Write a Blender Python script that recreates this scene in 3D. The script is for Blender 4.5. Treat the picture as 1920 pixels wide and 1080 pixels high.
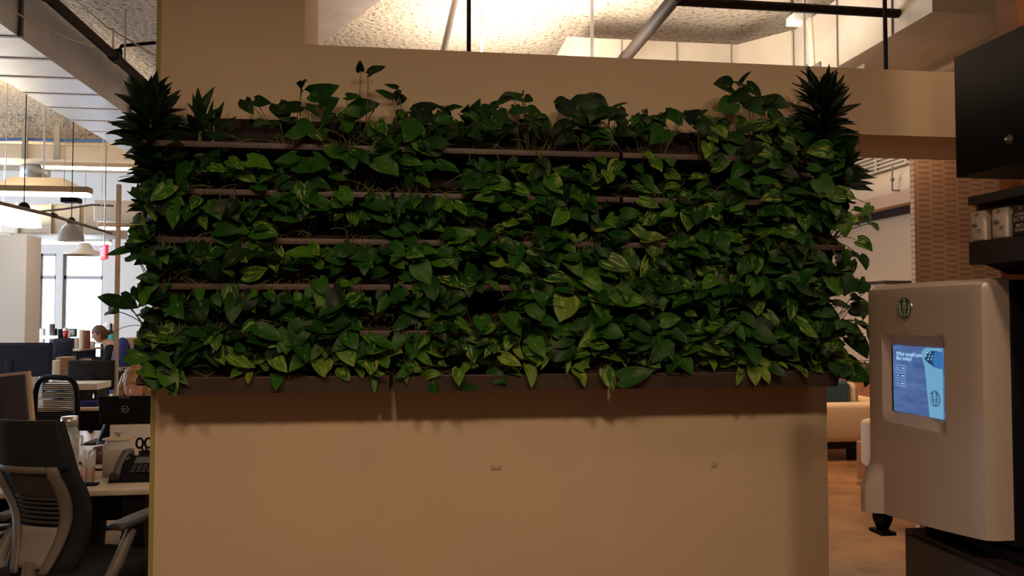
import bpy, bmesh, math, random
from mathutils import Vector, Matrix
from math import sin, cos, pi, radians, atan2, sqrt

for o in list(bpy.data.objects): bpy.data.objects.remove(o)
S = bpy.context.scene
R = random.Random(7)
# ------------------------------------------------------------------ camera, world, exposure, main lights
F = 1500.0
PITCH, YAW, CAMZ = radians(2.02), radians(7.5), 1.55
cam = bpy.data.objects.new('camera', bpy.data.cameras.new('camera'))
S.collection.objects.link(cam); S.camera = cam
cam.data.sensor_width = 36; cam.data.lens = F*36/1920; cam.data.clip_start = .05
cam.location = (0, 0, CAMZ)
cam.rotation_euler = (radians(90)+PITCH, 0, -YAW)
S.view_settings.view_transform = 'Standard'; S.view_settings.look = 'None'
S.view_settings.gamma = 1; S.view_settings.use_curve_mapping = False
S.view_settings.exposure = 0.0
S.cycles.use_denoising = True
S.cycles.max_bounces = 6; S.cycles.diffuse_bounces = 4; S.cycles.glossy_bounces = 3; S.cycles.transmission_bounces = 6
S.cycles.sample_clamp_indirect = 4.0; S.cycles.caustics_reflective = False; S.cycles.caustics_refractive = False
W = bpy.data.worlds.new('world'); S.world = W; W.use_nodes = True
W.node_tree.nodes['Background'].inputs[0].default_value = (.80, .89, 1, 1)
W.node_tree.nodes['Background'].inputs[1].default_value = 5.0
WARM = (1, .66, .38)
def light(kind, loc, power, color=WARM, size=.3, sizey=None, aim=(0, 0, -1), cone=140, blend=1):
    d = bpy.data.lights.new(kind.lower()+'_light', kind); d.energy = power; d.color = color
    if kind == 'AREA':
        d.size = size
        if sizey: d.shape = 'RECTANGLE'; d.size_y = sizey
    elif kind == 'SPOT': d.shadow_soft_size = size; d.spot_size = radians(cone); d.spot_blend = blend
    else: d.shadow_soft_size = size
    o = bpy.data.objects.new(d.name, d); S.collection.objects.link(o); o.location = loc
    o.rotation_euler = Vector(aim).to_track_quat('-Z', 'Y').to_euler()
    return o
# ceiling downlights over the spot where the photographer stands
for x, y, p in ((-1.4, -.6, 100), (-.2, -.8, 128), (.85, -.8, 150)):
    light('SPOT', (x, y, 3.66), p, (1, .68, .43), .16, aim=(.04, 1, -1.22), cone=102)
light('SPOT', (2.35, 1.3, 3.66), 26, (1, .66, .40), .12, aim=(-.05, 1, -.75), cone=105)  # weaker fill spot, added to lift the partition's upper right
light('SPOT', (2.6, 2.9, 3.66), 30, (1, .66, .40), .12, aim=(0, 0, -1), cone=100)  # added spot: its floor bounce brightens the beam's underside
# daylight area at the office windows
light('AREA', (-6.3, 14.4, 1.9), 2000, (.70, .84, 1), 5.5, 2.2, aim=(.2, -1, -.1))
# daylight at the office's left window band, out of frame
light('AREA', (-10.0, 9.2, 1.9), 520, (.62, .80, 1), 4.0, 1.8, aim=(1, .45, -.05))
# suspended uplights behind the partition, third one added to brighten the duct
for x, y, p in ((.56, 6.1, 36), (1.22, 5.2, 36), (2.42, 5.0, 14), (4.6, 6.5, 36), (5.0, 9.5, 30), (2.4, 9.0, 34)):
    light('AREA', (x, y, 3.12), p, (1, .85, .70), .25, .9, aim=(0, 0, 1))
# office ceiling lights
for x, y, p in ((-3.8, 8.0, 34), (-5.2, 10.8, 60), (-2.2, 10.6, 40)):
    light('AREA', (x, y, 2.75), p, (1, .78, .52), .3, 1.2, aim=(0, 0, 1))
# lounge downlights on the right
for x, y, p in ((4.6, 7.6, 210), (4.2, 10.6, 190), (3.0, 4.3, 9)):
    light('SPOT', (x, y, 3.1 if y > 5 else 2.9), p, (1, .60, .34), .12, cone=150)

# ------------------------------------------------------------------ pixel <-> place
cm = Matrix.Rotation(-YAW, 3, 'Z') @ Matrix.Rotation(radians(90)+PITCH, 3, 'X')
def ray(px, py): return cm @ Vector(((px-960)/F, (540-py)/F, -1))
def P(px, py, v):
    d = ray(px, py); t = v/d.y; return Vector((d.x*t, v, CAMZ+d.z*t))
def Px(px, py, x):
    d = ray(px, py); t = x/d.x; return Vector((x, d.y*t, CAMZ+d.z*t))
def Pz(px, py, z):
    d = ray(px, py); t = (z-CAMZ)/d.z; return Vector((d.x*t, d.y*t, z))
cmi = cm.inverted()
def proj(p):
    q = cmi @ (Vector(p)-Vector((0, 0, CAMZ))); return (960+F*q.x/-q.z, 540-F*q.y/-q.z)

# ------------------------------------------------------------------ materials
MATS = {}
def mat(name, col, rough=.6, metal=0, emit=None, es=1, noise=0, scale=20, bump=0, bscale=80, trans=0, alpha=1, spec=.5, coat=0):
    if name in MATS: return MATS[name]
    m = bpy.data.materials.new(name); m.use_nodes = True; nt = m.node_tree; N = nt.nodes; L = nt.links
    b = N['Principled BSDF']; b.inputs['Base Color'].default_value = (*col, 1)
    b.inputs['Roughness'].default_value = rough; b.inputs['Metallic'].default_value = metal
    b.inputs['Specular IOR Level'].default_value = spec
    if trans: b.inputs['Transmission Weight'].default_value = trans
    if coat: b.inputs['Coat Weight'].default_value = coat
    if alpha < 1: b.inputs['Alpha'].default_value = alpha
    if emit: b.inputs['Emission Color'].default_value = (*emit, 1); b.inputs['Emission Strength'].default_value = es
    if noise or bump: tc = N.new('ShaderNodeTexCoord')
    if noise:
        n = N.new('ShaderNodeTexNoise'); n.inputs['Scale'].default_value = scale; n.inputs['Detail'].default_value = 4
        L.new(tc.outputs['Object'], n.inputs['Vector'])
        r = N.new('ShaderNodeValToRGB'); L.new(n.outputs['Fac'], r.inputs[0])
        r.color_ramp.elements[0].position = .3; r.color_ramp.elements[1].position = .7
        r.color_ramp.elements[0].color = (*[c*(1-noise) for c in col], 1)
        r.color_ramp.elements[1].color = (*[min(1, c*(1+noise)) for c in col], 1)
        L.new(r.outputs[0], b.inputs['Base Color'])
    if bump:
        n2 = N.new('ShaderNodeTexNoise'); n2.inputs['Scale'].default_value = bscale; n2.inputs['Detail'].default_value = 3
        L.new(tc.outputs['Object'], n2.inputs['Vector'])
        bp = N.new('ShaderNodeBump'); bp.inputs['Strength'].default_value = bump; bp.inputs['Distance'].default_value = .01
        L.new(n2.outputs['Fac'], bp.inputs['Height']); L.new(bp.outputs[0], b.inputs['Normal'])
    MATS[name] = m; return m
M_wall = mat('warm_paint', (.66, .53, .38), .75, noise=.03, scale=3, bump=.05, bscale=140, spec=.25)
M_wallw = mat('white_paint', (.74, .73, .72), .8, bump=.03)
M_olive = mat('olive_edge', (.36, .33, .12), .6)
M_black = mat('black_plastic', (.007, .006, .008), .6, spec=.15)
M_blackw = mat('black_laminate', (.020, .011, .010), .5, noise=.2, scale=9)
M_tray = mat('tray_plastic', (.020, .012, .013), .6, spec=.2, noise=.25, scale=30)
M_rim = mat('tray_rim', (.085, .055, .052), .5, noise=.25, scale=25)
M_soil = mat('soil', (.035, .018, .011), .95, noise=.6, scale=60, bump=.8, bscale=70)
M_stem = mat('stem', (.16, .15, .05), .5, noise=.4, scale=20)
M_metal = mat('galvanised_duct', (.50, .52, .56), .42, .75, noise=.08, scale=6)
M_duct = mat('matt_duct', (.56, .50, .42), .5, .35, noise=.08, scale=5)
M_cream = mat('cream_duct', (.72, .62, .48), .6)
M_pipe = mat('dark_pipe', (.022, .015, .012), .65, spec=.1)
M_steel = mat('steel', (.55, .54, .52), .3, .9)
M_grey = mat('grey_plastic', (.17, .155, .145), .5)
M_greyd = mat('dark_grey_plastic', (.05, .045, .043), .5)
M_fabric = mat('black_fabric', (.010, .010, .014), .9, bump=.3, bscale=400)
M_desk = mat('desk_laminate', (.62, .53, .42), .38, noise=.04, scale=8)
M_white = mat('white_plastic', (.75, .74, .72), .4)
M_wood = mat('orange_wood', (.36, .14, .05), .5, noise=.2, scale=12)
M_tan = mat('tan_paint', (.50, .40, .28), .6)
M_glass = mat('clear_glass', (.80, .84, .84), .08, alpha=.25)
M_glow = mat('lit_tube', (1, .95, .85), .5, emit=(1, .88, .72), es=7)
M_glowc = mat('lit_cool_tube', (1, 1, 1), .5, emit=(.85, .92, 1), es=4)
M_navy = mat('navy_cloth', (.012, .018, .045), .9)
M_blue = mat('blue_cloth', (.015, .02, .16), .9)
M_sofa = mat('oatmeal_fabric', (.60, .48, .34), .95, bump=.3, bscale=300, noise=.06, scale=30)
M_pillow = mat('teal_fabric', (.012, .05, .075), .9, bump=.3, bscale=300)
M_skin = mat('skin', (.62, .34, .25), .55)
M_hair = mat('blond_hair', (.42, .25, .12), .6, noise=.5, scale=30)
M_hairb = mat('brown_hair', (.10, .045, .025), .6, noise=.4, scale=30)
M_red = mat('red_plastic', (.45, .03, .03), .4)
M_orange = mat('orange_sweets', (.65, .20, .04), .6, noise=.4, scale=60)
M_sand = mat('tan_grains', (.50, .36, .22), .8, noise=.3, scale=90)
M_paper = mat('paper', (.78, .74, .68), .8)
M_teal = mat('teal_plastic', (.03, .30, .26), .5)
M_gum = mat('brown_cardboard', (.32, .20, .13), .8)

def ceiling_mat():
    m = bpy.data.materials.new('sprayed_fireproofing'); m.use_nodes = True; N = m.node_tree.nodes; L = m.node_tree.links
    b = N['Principled BSDF']; b.inputs['Roughness'].default_value = .95; b.inputs['Specular IOR Level'].default_value = .1
    tc = N.new('ShaderNodeTexCoord')
    v = N.new('ShaderNodeTexNoise'); v.inputs['Scale'].default_value = 26; v.inputs['Detail'].default_value = 5; v.inputs['Roughness'].default_value = .65
    L.new(tc.outputs['Object'], v.inputs['Vector'])
    r = N.new('ShaderNodeValToRGB'); L.new(v.outputs['Fac'], r.inputs[0])
    r.color_ramp.elements[0].position = .34; r.color_ramp.elements[0].color = (.20, .15, .10, 1)
    r.color_ramp.elements[1].position = .48; r.color_ramp.elements[1].color = (.66, .57, .46, 1)
    L.new(r.outputs[0], b.inputs['Base Color'])
    n = N.new('ShaderNodeTexNoise'); n.inputs['Scale'].default_value = 22; n.inputs['Detail'].default_value = 4
    L.new(tc.outputs['Object'], n.inputs['Vector'])
    bp = N.new('ShaderNodeBump'); bp.inputs['Strength'].default_value = .9; bp.inputs['Distance'].default_value = .03
    L.new(n.outputs['Fac'], bp.inputs['Height']); L.new(bp.outputs[0], b.inputs['Normal'])
    return m
M_ceil = ceiling_mat()
def floor_mat():
    m = bpy.data.materials.new('polished_concrete'); m.use_nodes = True; N = m.node_tree.nodes; L = m.node_tree.links
    b = N['Principled BSDF']; b.inputs['Roughness'].default_value = .32
    tc = N.new('ShaderNodeTexCoord'); n = N.new('ShaderNodeTexNoise'); n.inputs['Scale'].default_value = 1.6; n.inputs['Detail'].default_value = 8; n.inputs['Roughness'].default_value = .7
    L.new(tc.outputs['Object'], n.inputs['Vector']); r = N.new('ShaderNodeValToRGB'); L.new(n.outputs['Fac'], r.inputs[0])
    e = r.color_ramp.elements; e[0].position = .32; e[0].color = (.10, .055, .03, 1); e[1].position = .62; e[1].color = (.40, .215, .095, 1)
    x = e.new(.45); x.color = (.27, .14, .06, 1)
    L.new(r.outputs[0], b.inputs['Base Color']); return m
M_floor = floor_mat()
def slot_mat():
    m = bpy.data.materials.new('perforated_board'); m.use_nodes = True; N = m.node_tree.nodes; L = m.node_tree.links
    b = N['Principled BSDF']; b.inputs['Roughness'].default_value = .7
    tc = N.new('ShaderNodeTexCoord'); mp = N.new('ShaderNodeMapping'); mp.inputs['Rotation'].default_value = (radians(90), 0, 0)
    L.new(tc.outputs['Object'], mp.inputs[0])
    sp = N.new('ShaderNodeSeparateXYZ'); L.new(tc.outputs['Object'], sp.inputs[0])
    def mth(op, a, bb, c=None):
        k = N.new('ShaderNodeMath'); k.operation = op
        for i, q in enumerate((a, bb, c)):
            if q is None: continue
            if isinstance(q, (int, float)): k.inputs[i].default_value = q
            else: L.new(q, k.inputs[i])
        return k.outputs[0]
    col = mth('DIVIDE', sp.outputs['X'], .089)
    fx = mth('FRACT', col, None); odd = mth('PINGPONG', mth('FLOOR', col, None), 1)
    fz = mth('FRACT', mth('ADD', mth('DIVIDE', sp.outputs['Z'], .034), mth('MULTIPLY', odd, .5)), None)
    slot = mth('MULTIPLY', mth('LESS_THAN', fz, .36), mth('LESS_THAN', mth('ABSOLUTE', mth('SUBTRACT', fx, .5), None), .41))
    mx = N.new('ShaderNodeMix'); mx.data_type = 'RGBA'; L.new(slot, mx.inputs[0])
    mx.inputs[6].default_value = (.62, .42, .30, 1); mx.inputs[7].default_value = (.40, .25, .17, 1)
    L.new(mx.outputs[2], b.inputs['Base Color']); return m
M_slot = slot_mat()
def leaf_mat():
    m = bpy.data.materials.new('leaf'); m.use_nodes = True; N = m.node_tree.nodes; L = m.node_tree.links
    b = N['Principled BSDF']; b.inputs['Roughness'].default_value = .45; b.inputs['Specular IOR Level'].default_value = .2
    at = N.new('ShaderNodeAttribute'); at.attribute_name = 'leaf'
    sp = N.new('ShaderNodeSeparateColor'); L.new(at.outputs['Color'], sp.inputs[0])
    r = N.new('ShaderNodeValToRGB'); L.new(sp.outputs[0], r.inputs[0]); e = r.color_ramp.elements
    e[0].position = 0; e[0].color = (.003, .010, .003, 1); e[1].position = 1; e[1].color = (.26, .30, .025, 1)
    x = e.new(.14); x.color = (.006, .026, .005, 1); x = e.new(.35); x.color = (.011, .070, .007, 1); x = e.new(.65); x.color = (.048, .150, .010, 1)
    uv = N.new('ShaderNodeUVMap'); mp = N.new('ShaderNodeMapping'); mp.inputs['Scale'].default_value = (2.2, 7, 1)
    L.new(uv.outputs[0], mp.inputs[0]); 
    cb = N.new('ShaderNodeCombineXYZ'); mu = N.new('ShaderNodeMath'); mu.operation = 'MULTIPLY'; mu.inputs[1].default_value = 91
    L.new(sp.outputs[2], mu.inputs[0]); L.new(mu.outputs[0], cb.inputs[2]); L.new(cb.outputs[0], mp.inputs['Location'])
    n = N.new('ShaderNodeTexNoise'); n.inputs['Scale'].default_value = 1.1; n.inputs['Detail'].default_value = 5; L.new(mp.outputs[0], n.inputs['Vector'])
    ad = N.new('ShaderNodeMath'); ad.operation = 'MULTIPLY_ADD'; L.new(sp.outputs[1], ad.inputs[0]); ad.inputs[1].default_value = .20; L.new(n.outputs['Fac'], ad.inputs[2])
    cr = N.new('ShaderNodeValToRGB'); L.new(ad.outputs[0], cr.inputs[0]); cr.color_ramp.elements[0].position = .68; cr.color_ramp.elements[1].position = .76
    mx = N.new('ShaderNodeMix'); mx.data_type = 'RGBA'; L.new(cr.outputs[0], mx.inputs[0]); L.new(r.outputs[0], mx.inputs[6]); mx.inputs[7].default_value = (.22, .30, .06, 1)
    # midrib and faint side veins, along the leaf's own uv
    su = N.new('ShaderNodeSeparateXYZ'); L.new(uv.outputs[0], su.inputs[0])
    c1 = N.new('ShaderNodeMath'); c1.operation = 'COMPARE'; c1.inputs[1].default_value = .5; c1.inputs[2].default_value = .022; L.new(su.outputs[1], c1.inputs[0])
    c2 = N.new('ShaderNodeMath'); c2.operation = 'MULTIPLY'; c2.inputs[1].default_value = .3; L.new(c1.outputs[0], c2.inputs[0])
    m2 = N.new('ShaderNodeMix'); m2.data_type = 'RGBA'; L.new(c2.outputs[0], m2.inputs[0]); L.new(mx.outputs[2], m2.inputs[6]); m2.inputs[7].default_value = (.05, .11, .03, 1)
    L.new(m2.outputs[2], b.inputs['Base Color']); return m
M_leaf = leaf_mat()
def screen_mat():
    m = bpy.data.materials.new('lit_screen'); m.use_nodes = True; N = m.node_tree.nodes; L = m.node_tree.links
    b = N['Principled BSDF']; b.inputs['Base Color'].default_value = (.01, .01, .02, 1); b.inputs['Roughness'].default_value = .25
    tc = N.new('ShaderNodeTexCoord'); mp = N.new('ShaderNodeMapping'); mp.inputs['Scale'].default_value = (1, 3, 16); mp.inputs['Rotation'].default_value = (radians(35), 0, 0)
    L.new(tc.outputs['Object'], mp.inputs[0]); n = N.new('ShaderNodeTexNoise'); n.inputs['Scale'].default_value = 3.5; n.inputs['Detail'].default_value = 4; L.new(mp.outputs[0], n.inputs['Vector'])
    r = N.new('ShaderNodeValToRGB'); L.new(n.outputs['Fac'], r.inputs[0]); e = r.color_ramp.elements
    e[0].position = .3; e[0].color = (.045, .10, .27, 1); e[1].position = .7; e[1].color = (.10, .17, .36, 1)
    L.new(r.outputs[0], b.inputs['Emission Color']); b.inputs['Emission Strength'].default_value = 1; return m
M_screen = screen_mat()

# ------------------------------------------------------------------ mesh builder
class MB:
    def __init__(s, M=None): s.v = []; s.f = []; s.mi = []; s.sm = []; s.M = M or Matrix(); s.cur = 0; s.smooth = False; s.att = None; s.uv = None
    def add(s, vs, fs, smooth=None):
        n = len(s.v); s.v += [s.M @ Vector(p) for p in vs]
        for f in fs: s.f.append([i+n for i in f]); s.mi.append(s.cur); s.sm.append(s.smooth if smooth is None else smooth)
        return s
    def box(s, x0, x1, y0, y1, z0, z1):
        x0, x1 = sorted((x0, x1)); y0, y1 = sorted((y0, y1)); z0, z1 = sorted((z0, z1))
        return s.add([(x0,y0,z0),(x1,y0,z0),(x1,y1,z0),(x0,y1,z0),(x0,y0,z1),(x1,y0,z1),(x1,y1,z1),(x0,y1,z1)],
            [(3,2,1,0),(4,5,6,7),(0,1,5,4),(1,2,6,5),(2,3,7,6),(3,0,4,7)], False)
    def rbox(s, x0, x1, y0, y1, z0, z1, r=.01, seg=3):
        b = bmesh.new(); bmesh.ops.create_cube(b, size=1)
        for v in b.verts: v.co = Vector(((x0+x1)/2+v.co.x*(x1-x0), (y0+y1)/2+v.co.y*(y1-y0), (z0+z1)/2+v.co.z*(z1-z0)))
        bmesh.ops.bevel(b, geom=b.edges[:], offset=r, segments=seg, profile=.5, affect='EDGES')
        b.normal_update(); s.add([v.co.copy() for v in b.verts], [[v.index for v in f.verts] for f in b.faces], True); b.free(); return s
    def tube(s, pts, r, seg=8, caps=True):
        pts = [Vector(p) for p in pts]; rs = r if isinstance(r, (list, tuple)) else [r]*len(pts)
        vs = []; prev = None
        for i, p in enumerate(pts):
            t = (pts[min(i+1, len(pts)-1)]-pts[max(i-1, 0)]).normalized()
            a = prev if prev is not None else (Vector((0, 0, 1)) if abs(t.z) < .9 else Vector((1, 0, 0)))
            a = (a - t*a.dot(t)).normalized(); bb = t.cross(a); prev = a
            vs += [p+(a*cos(2*pi*k/seg)+bb*sin(2*pi*k/seg))*rs[i] for k in range(seg)]
        fs = [(i*seg+k, i*seg+(k+1) % seg, (i+1)*seg+(k+1) % seg, (i+1)*seg+k) for i in range(len(pts)-1) for k in range(seg)]
        s.add(vs, fs, True)
        if caps: s.add(vs[:seg], [list(range(seg))[::-1]], False); s.add(vs[-seg:], [list(range(seg))], False)
        return s
    def lathe(s, prof, c=(0, 0, 0), seg=24, axis='z'):
        vs = []
        for r, h in prof:
            for k in range(seg):
                a = 2*pi*k/seg; x, y = r*cos(a), r*sin(a)
                q = (x, y, h) if axis == 'z' else ((h, x, y) if axis == 'x' else (x, -h, y))
                vs.append(Vector(c)+Vector(q))
        fs = [(i*seg+k, i*seg+(k+1) % seg, (i+1)*seg+(k+1) % seg, (i+1)*seg+k) for i in range(len(prof)-1) for k in range(seg)]
        return s.add(vs, fs, True)
    def prism(s, poly, d):          # poly: 3-D points, extruded by vector d
        n = len(poly); p = [Vector(q) for q in poly]; d = Vector(d)
        return s.add(p+[q+d for q in p], [list(range(n))[::-1], list(range(n, 2*n))]+[(i, (i+1) % n, n+(i+1) % n, n+i) for i in range(n)], False)
    def grid(s, fn, nu, nv, close_u=False):
        vs = [fn(i/(nu if close_u else nu-1), j/(nv-1)) for i in range(nu) for j in range(nv)]
        m = nu if close_u else nu-1
        return s.add(vs, [(i*nv+j, i*nv+j+1, ((i+1) % nu)*nv+j+1, ((i+1) % nu)*nv+j) for i in range(m) for j in range(nv-1)], True)
    def slab(s, fn, nu, nv, th):    # a grid with thickness: th is a vector
        th = Vector(th); a = [Vector(fn(i/(nu-1), j/(nv-1))) for i in range(nu) for j in range(nv)]; n = nu*nv
        fs = []
        for i in range(nu-1):
            for j in range(nv-1):
                q = (i*nv+j, i*nv+j+1, (i+1)*nv+j+1, (i+1)*nv+j); fs.append(q); fs.append(tuple(n+k for k in q[::-1]))
        bd = [(0, j) for j in range(nv)]+[(i, nv-1) for i in range(1, nu)]+[(nu-1, j) for j in range(nv-2, -1, -1)]+[(i, 0) for i in range(nu-2, 0, -1)]
        bi = [i*nv+j for i, j in bd]
        for k in range(len(bi)): q, w = bi[k], bi[(k+1) % len(bi)]; fs.append((w, q, n+q, n+w))
        return s.add(a+[p+th for p in a], fs, True)
    def build(s, name, mats, parent=None, fix=True, **kw):
        if not isinstance(mats, (list, tuple)): mats = [mats]
        if parent is None:
            xs = [p.x for p in s.v]; ys = [p.y for p in s.v]; zs = [p.z for p in s.v]
            o0 = Vector(((min(xs)+max(xs))/2, (min(ys)+max(ys))/2, min(zs)))
        else: o0 = ORG[parent.name]
        me = bpy.data.meshes.new(name); me.from_pydata([p-o0 for p in s.v], [], s.f)
        for m in mats: me.materials.append(m)
        me.polygons.foreach_set('material_index', s.mi); me.polygons.foreach_set('use_smooth', s.sm)
        if s.att is not None:
            a = me.color_attributes.new('leaf', 'FLOAT_COLOR', 'POINT'); a.data.foreach_set('color', [c for q in s.att for c in q])
            u = me.uv_layers.new(name='UVMap'); lv = [0]*len(me.loops); me.loops.foreach_get('vertex_index', lv)
            u.data.foreach_set('uv', [c for i in lv for c in s.uv[i]])
        elif fix:
            b = bmesh.new(); b.from_mesh(me); bmesh.ops.recalc_face_normals(b, faces=b.faces); b.to_mesh(me); b.free()
        me.update()
        o = bpy.data.objects.new(name, me); S.collection.objects.link(o)
        if parent is None: o.location = o0
        else: o.parent = parent
        ORG[o.name] = o0
        for k, q in kw.items(): o[k] = q
        return o
ORG = {}
def thing(name, loc, label, cat, group=None):
    o = bpy.data.objects.new(name, None); S.collection.objects.link(o); o.location = loc; o.empty_display_size = .05
    ORG[o.name] = Vector(loc); o['label'] = label; o['category'] = cat
    if group: o['group'] = group
    return o
def tag(o, label, cat, group=None):
    o['label'] = label; o['category'] = cat
    if group: o['group'] = group
    return o
def struct(mb, name, m): return mb.build(name, m, kind='structure')
def textmesh(s, size, name, m, parent, M, bold=False, th=.0006, align='CENTER'):
    c = bpy.data.curves.new('t', 'FONT'); c.body = s; c.size = size; c.extrude = th; c.align_x = align; c.align_y = 'CENTER'; c.resolution_u = 3
    t = bpy.data.objects.new('t', c); S.collection.objects.link(t); dg = bpy.context.evaluated_depsgraph_get()
    me = bpy.data.meshes.new_from_object(t.evaluated_get(dg)); bpy.data.objects.remove(t)
    b = MB(M); b.add([v.co.copy() for v in me.vertices], [list(p.vertices) for p in me.polygons], False); bpy.data.meshes.remove(me)
    return b.build(name, m, parent)
def skin(verts, edges, rad, sub=1):
    me = bpy.data.meshes.new('k'); me.from_pydata(verts, edges, []); o = bpy.data.objects.new('k', me); S.collection.objects.link(o)
    md = o.modifiers.new('s', 'SKIN'); md.use_smooth_shade = True
    for i, r in enumerate(rad): me.skin_vertices[0].data[i].radius = (r, r) if not isinstance(r, tuple) else r
    me.skin_vertices[0].data[0].use_root = True
    o.modifiers.new('u', 'SUBSURF').levels = sub
    dg = bpy.context.evaluated_depsgraph_get(); r = bpy.data.meshes.new_from_object(o.evaluated_get(dg)); bpy.data.objects.remove(o)
    out = ([v.co.copy() for v in r.vertices], [list(p.vertices) for p in r.polygons]); bpy.data.meshes.remove(r); return out
# ------------------------------------------------------------------ the setting
CZ = 3.9
WV = 3.37
def xpx(px, v): return P(px, 593, v).x
wl, wr, jl = xpx(294, WV), xpx(1548, WV), xpx(566, WV)
zt = P(1100, 106, WV).z          # top of the beam / sill of the opening
zb = P(1680, 254, WV).z          # underside of the beam
BX = 3.2; TH = .50
struct(MB().box(-9.6, 7.4, -2.6, 15, -.1, 0), 'floor', M_floor)
struct(MB().box(-9.6, 7.4, -2.6, 15, CZ, CZ+.15), 'ceiling', M_ceil)
struct(MB().box(-9.7, 7.4, -2.7, -2.6, 0, CZ), 'wall_back', M_wall)
struct(MB().box(-9.7, -9.6, -2.6, 7.0, 0, CZ).box(-9.7, -9.6, 11, 15, 0, CZ).box(-9.7, -9.6, 7, 11, 0, .95).box(-9.7, -9.6, 7, 11, 2.9, CZ), 'wall_left', M_wallw)
RX = 6.6
struct(MB().box(7.3, 7.4, -2.6, 15, 0, CZ), 'wall_right', M_wall)
# far wall with the window openings
FV = 13.8
wz0, wz1 = 0.85, P(130, 476, FV).z
winx = [(xpx(71, FV), xpx(103, FV)), (xpx(116, FV), xpx(191, FV)), (xpx(-140, FV), xpx(-20, FV))]
b = MB(); xs = sorted([w for ww in winx for w in ww]); ed = [-9.6]+xs+[7.3]
for i in range(0, len(ed), 2): b.box(ed[i], ed[i+1], FV, FV+.25, 0, CZ)
for a, c in winx: b.box(a, c, FV, FV+.25, 0, wz0).box(a, c, FV, FV+.25, wz1, CZ)
struct(b, 'wall_far', M_wallw)
M_frame = mat('window_frame_paint', (.42, .40, .44), .5)
M_pane = mat('window_pane', (1, 1, 1), .02, trans=1)
for i, (a, c) in enumerate(winx):
    b = MB(); f = .035; zt_ = P(130, 520, FV).z
    b.box(a, a+f, FV+.05, FV+.11, wz0, wz1).box(c-f, c, FV+.05, FV+.11, wz0, wz1).box(a, c, FV+.05, FV+.11, wz1-f, wz1).box(a, c, FV+.05, FV+.11, wz0, wz0+f).box(a, c, FV+.05, FV+.11, zt_-.03, zt_+.03)
    o = struct(b, 'window_%d' % (i+1), M_frame)
    MB().box(a+f, c-f, FV+.075, FV+.081, wz0+f, zt_-.03).box(a+f, c-f, FV+.075, FV+.081, zt_+.03, wz1-f).build('pane', M_pane, o)
# green wall partition: solid pier, low wall and beam as one painted body
b = MB()
def pr(poly, y0, y1): b.prism([(x, y0, z) for x, z in poly], (0, y1-y0, 0))
b.box(wl, jl, WV, WV+TH, 0, CZ); b.box(jl, wr, WV, WV+TH, 0, zt); b.box(wr, BX, WV, WV+TH, zb, zt)
struct(b, 'wall_partition', M_wall)
struct(MB().box(wl-.022, wl-.001, WV+.012, WV+.05, 0, CZ), 'trim_1', M_olive)
# lounge side wall with ledge and dark reveal
b = MB(); b.box(RX, RX+.1, 5.2, FV-.01, 0, CZ-.01)
struct(b, 'wall_lounge', M_wall)
d0 = Px(1718, 383, RX-.03); d1 = Px(1590, 423, RX-.03)
zh = (d0.z+d1.z)/2
tag(MB().box(RX-.06, RX-.001, 5.4, 13.6, zh-.05, zh+.05).build('screen_housing', M_blackw), 'long dark slim housing along the cream lounge wall', 'rail')
zl1 = Px(1700, 355, RX-.25).z
struct(MB().box(RX-.25, RX-.001, 5.4, 13.6, zh+.051, zl1), 'trim_2', mat('pink_paint', (.66, .48, .36), .7))
zg = Px(1705, 306, RX-.12).z
b = MB(); n = 9
b.prism([(RX-.25, 5.4, zl1+.001)]+[(RX-.12-.13*cos(k*pi/2/n), 5.4, zl1+.03+(zg-zl1-.06)*sin(k*pi/2/n)) for k in range(n+1)]+[(RX-.002, 5.4, zg), (RX-.002, 5.4, zl1+.001)], (0, 8.2, 0))
struct(b, 'trim_7', mat('cream_paint', (.74, .62, .46), .6))
gr = thing('air_grille', (RX-.1, 8, zg), 'wide slatted air grille high on the lounge wall under the beam', 'grille')
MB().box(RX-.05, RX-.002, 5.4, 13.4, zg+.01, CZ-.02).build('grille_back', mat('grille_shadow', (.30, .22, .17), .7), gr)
b = MB(); k = 0
while zg+.03+k*.055 < CZ-.05: b.box(RX-.09, RX-.051, 5.4, 13.4, zg+.02+k*.055, zg+.045+k*.055); k += 1
for k in range(12): b.box(RX-.10, RX-.09, 5.6+k*.68, 5.64+k*.68, zg+.02, CZ-.02)
b.build('slats', M_cream, gr)
p0 = Px(1673, 357, RX-.35); p1 = Px(1673, 312, RX-.35)
t = thing('pressure_gauge', (p0.x, p0.y, p0.z), 'thin vertical pipe fitting in front of pale curved bulkhead', 'pipe')
MB().tube([p0, p1], .010).tube([p0, (RX-.2, p0.y, p0.z)], .010).build('drop_pipe', M_grey, t); MB().lathe([(0, -.03), (.025, -.02), (.025, .02), (0, .03)], p0.lerp(p1, .45)).build('valve', M_grey, t)
# perforated board
pv = 4.55; px0 = xpx(1718, pv)
tag(MB().box(px0, 4.75, pv, pv+.04, 0.0, 2.98).build('slotted_panel', M_slot), 'tan acoustic board with rows of short horizontal slots behind drinks machine', 'panel')

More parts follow.
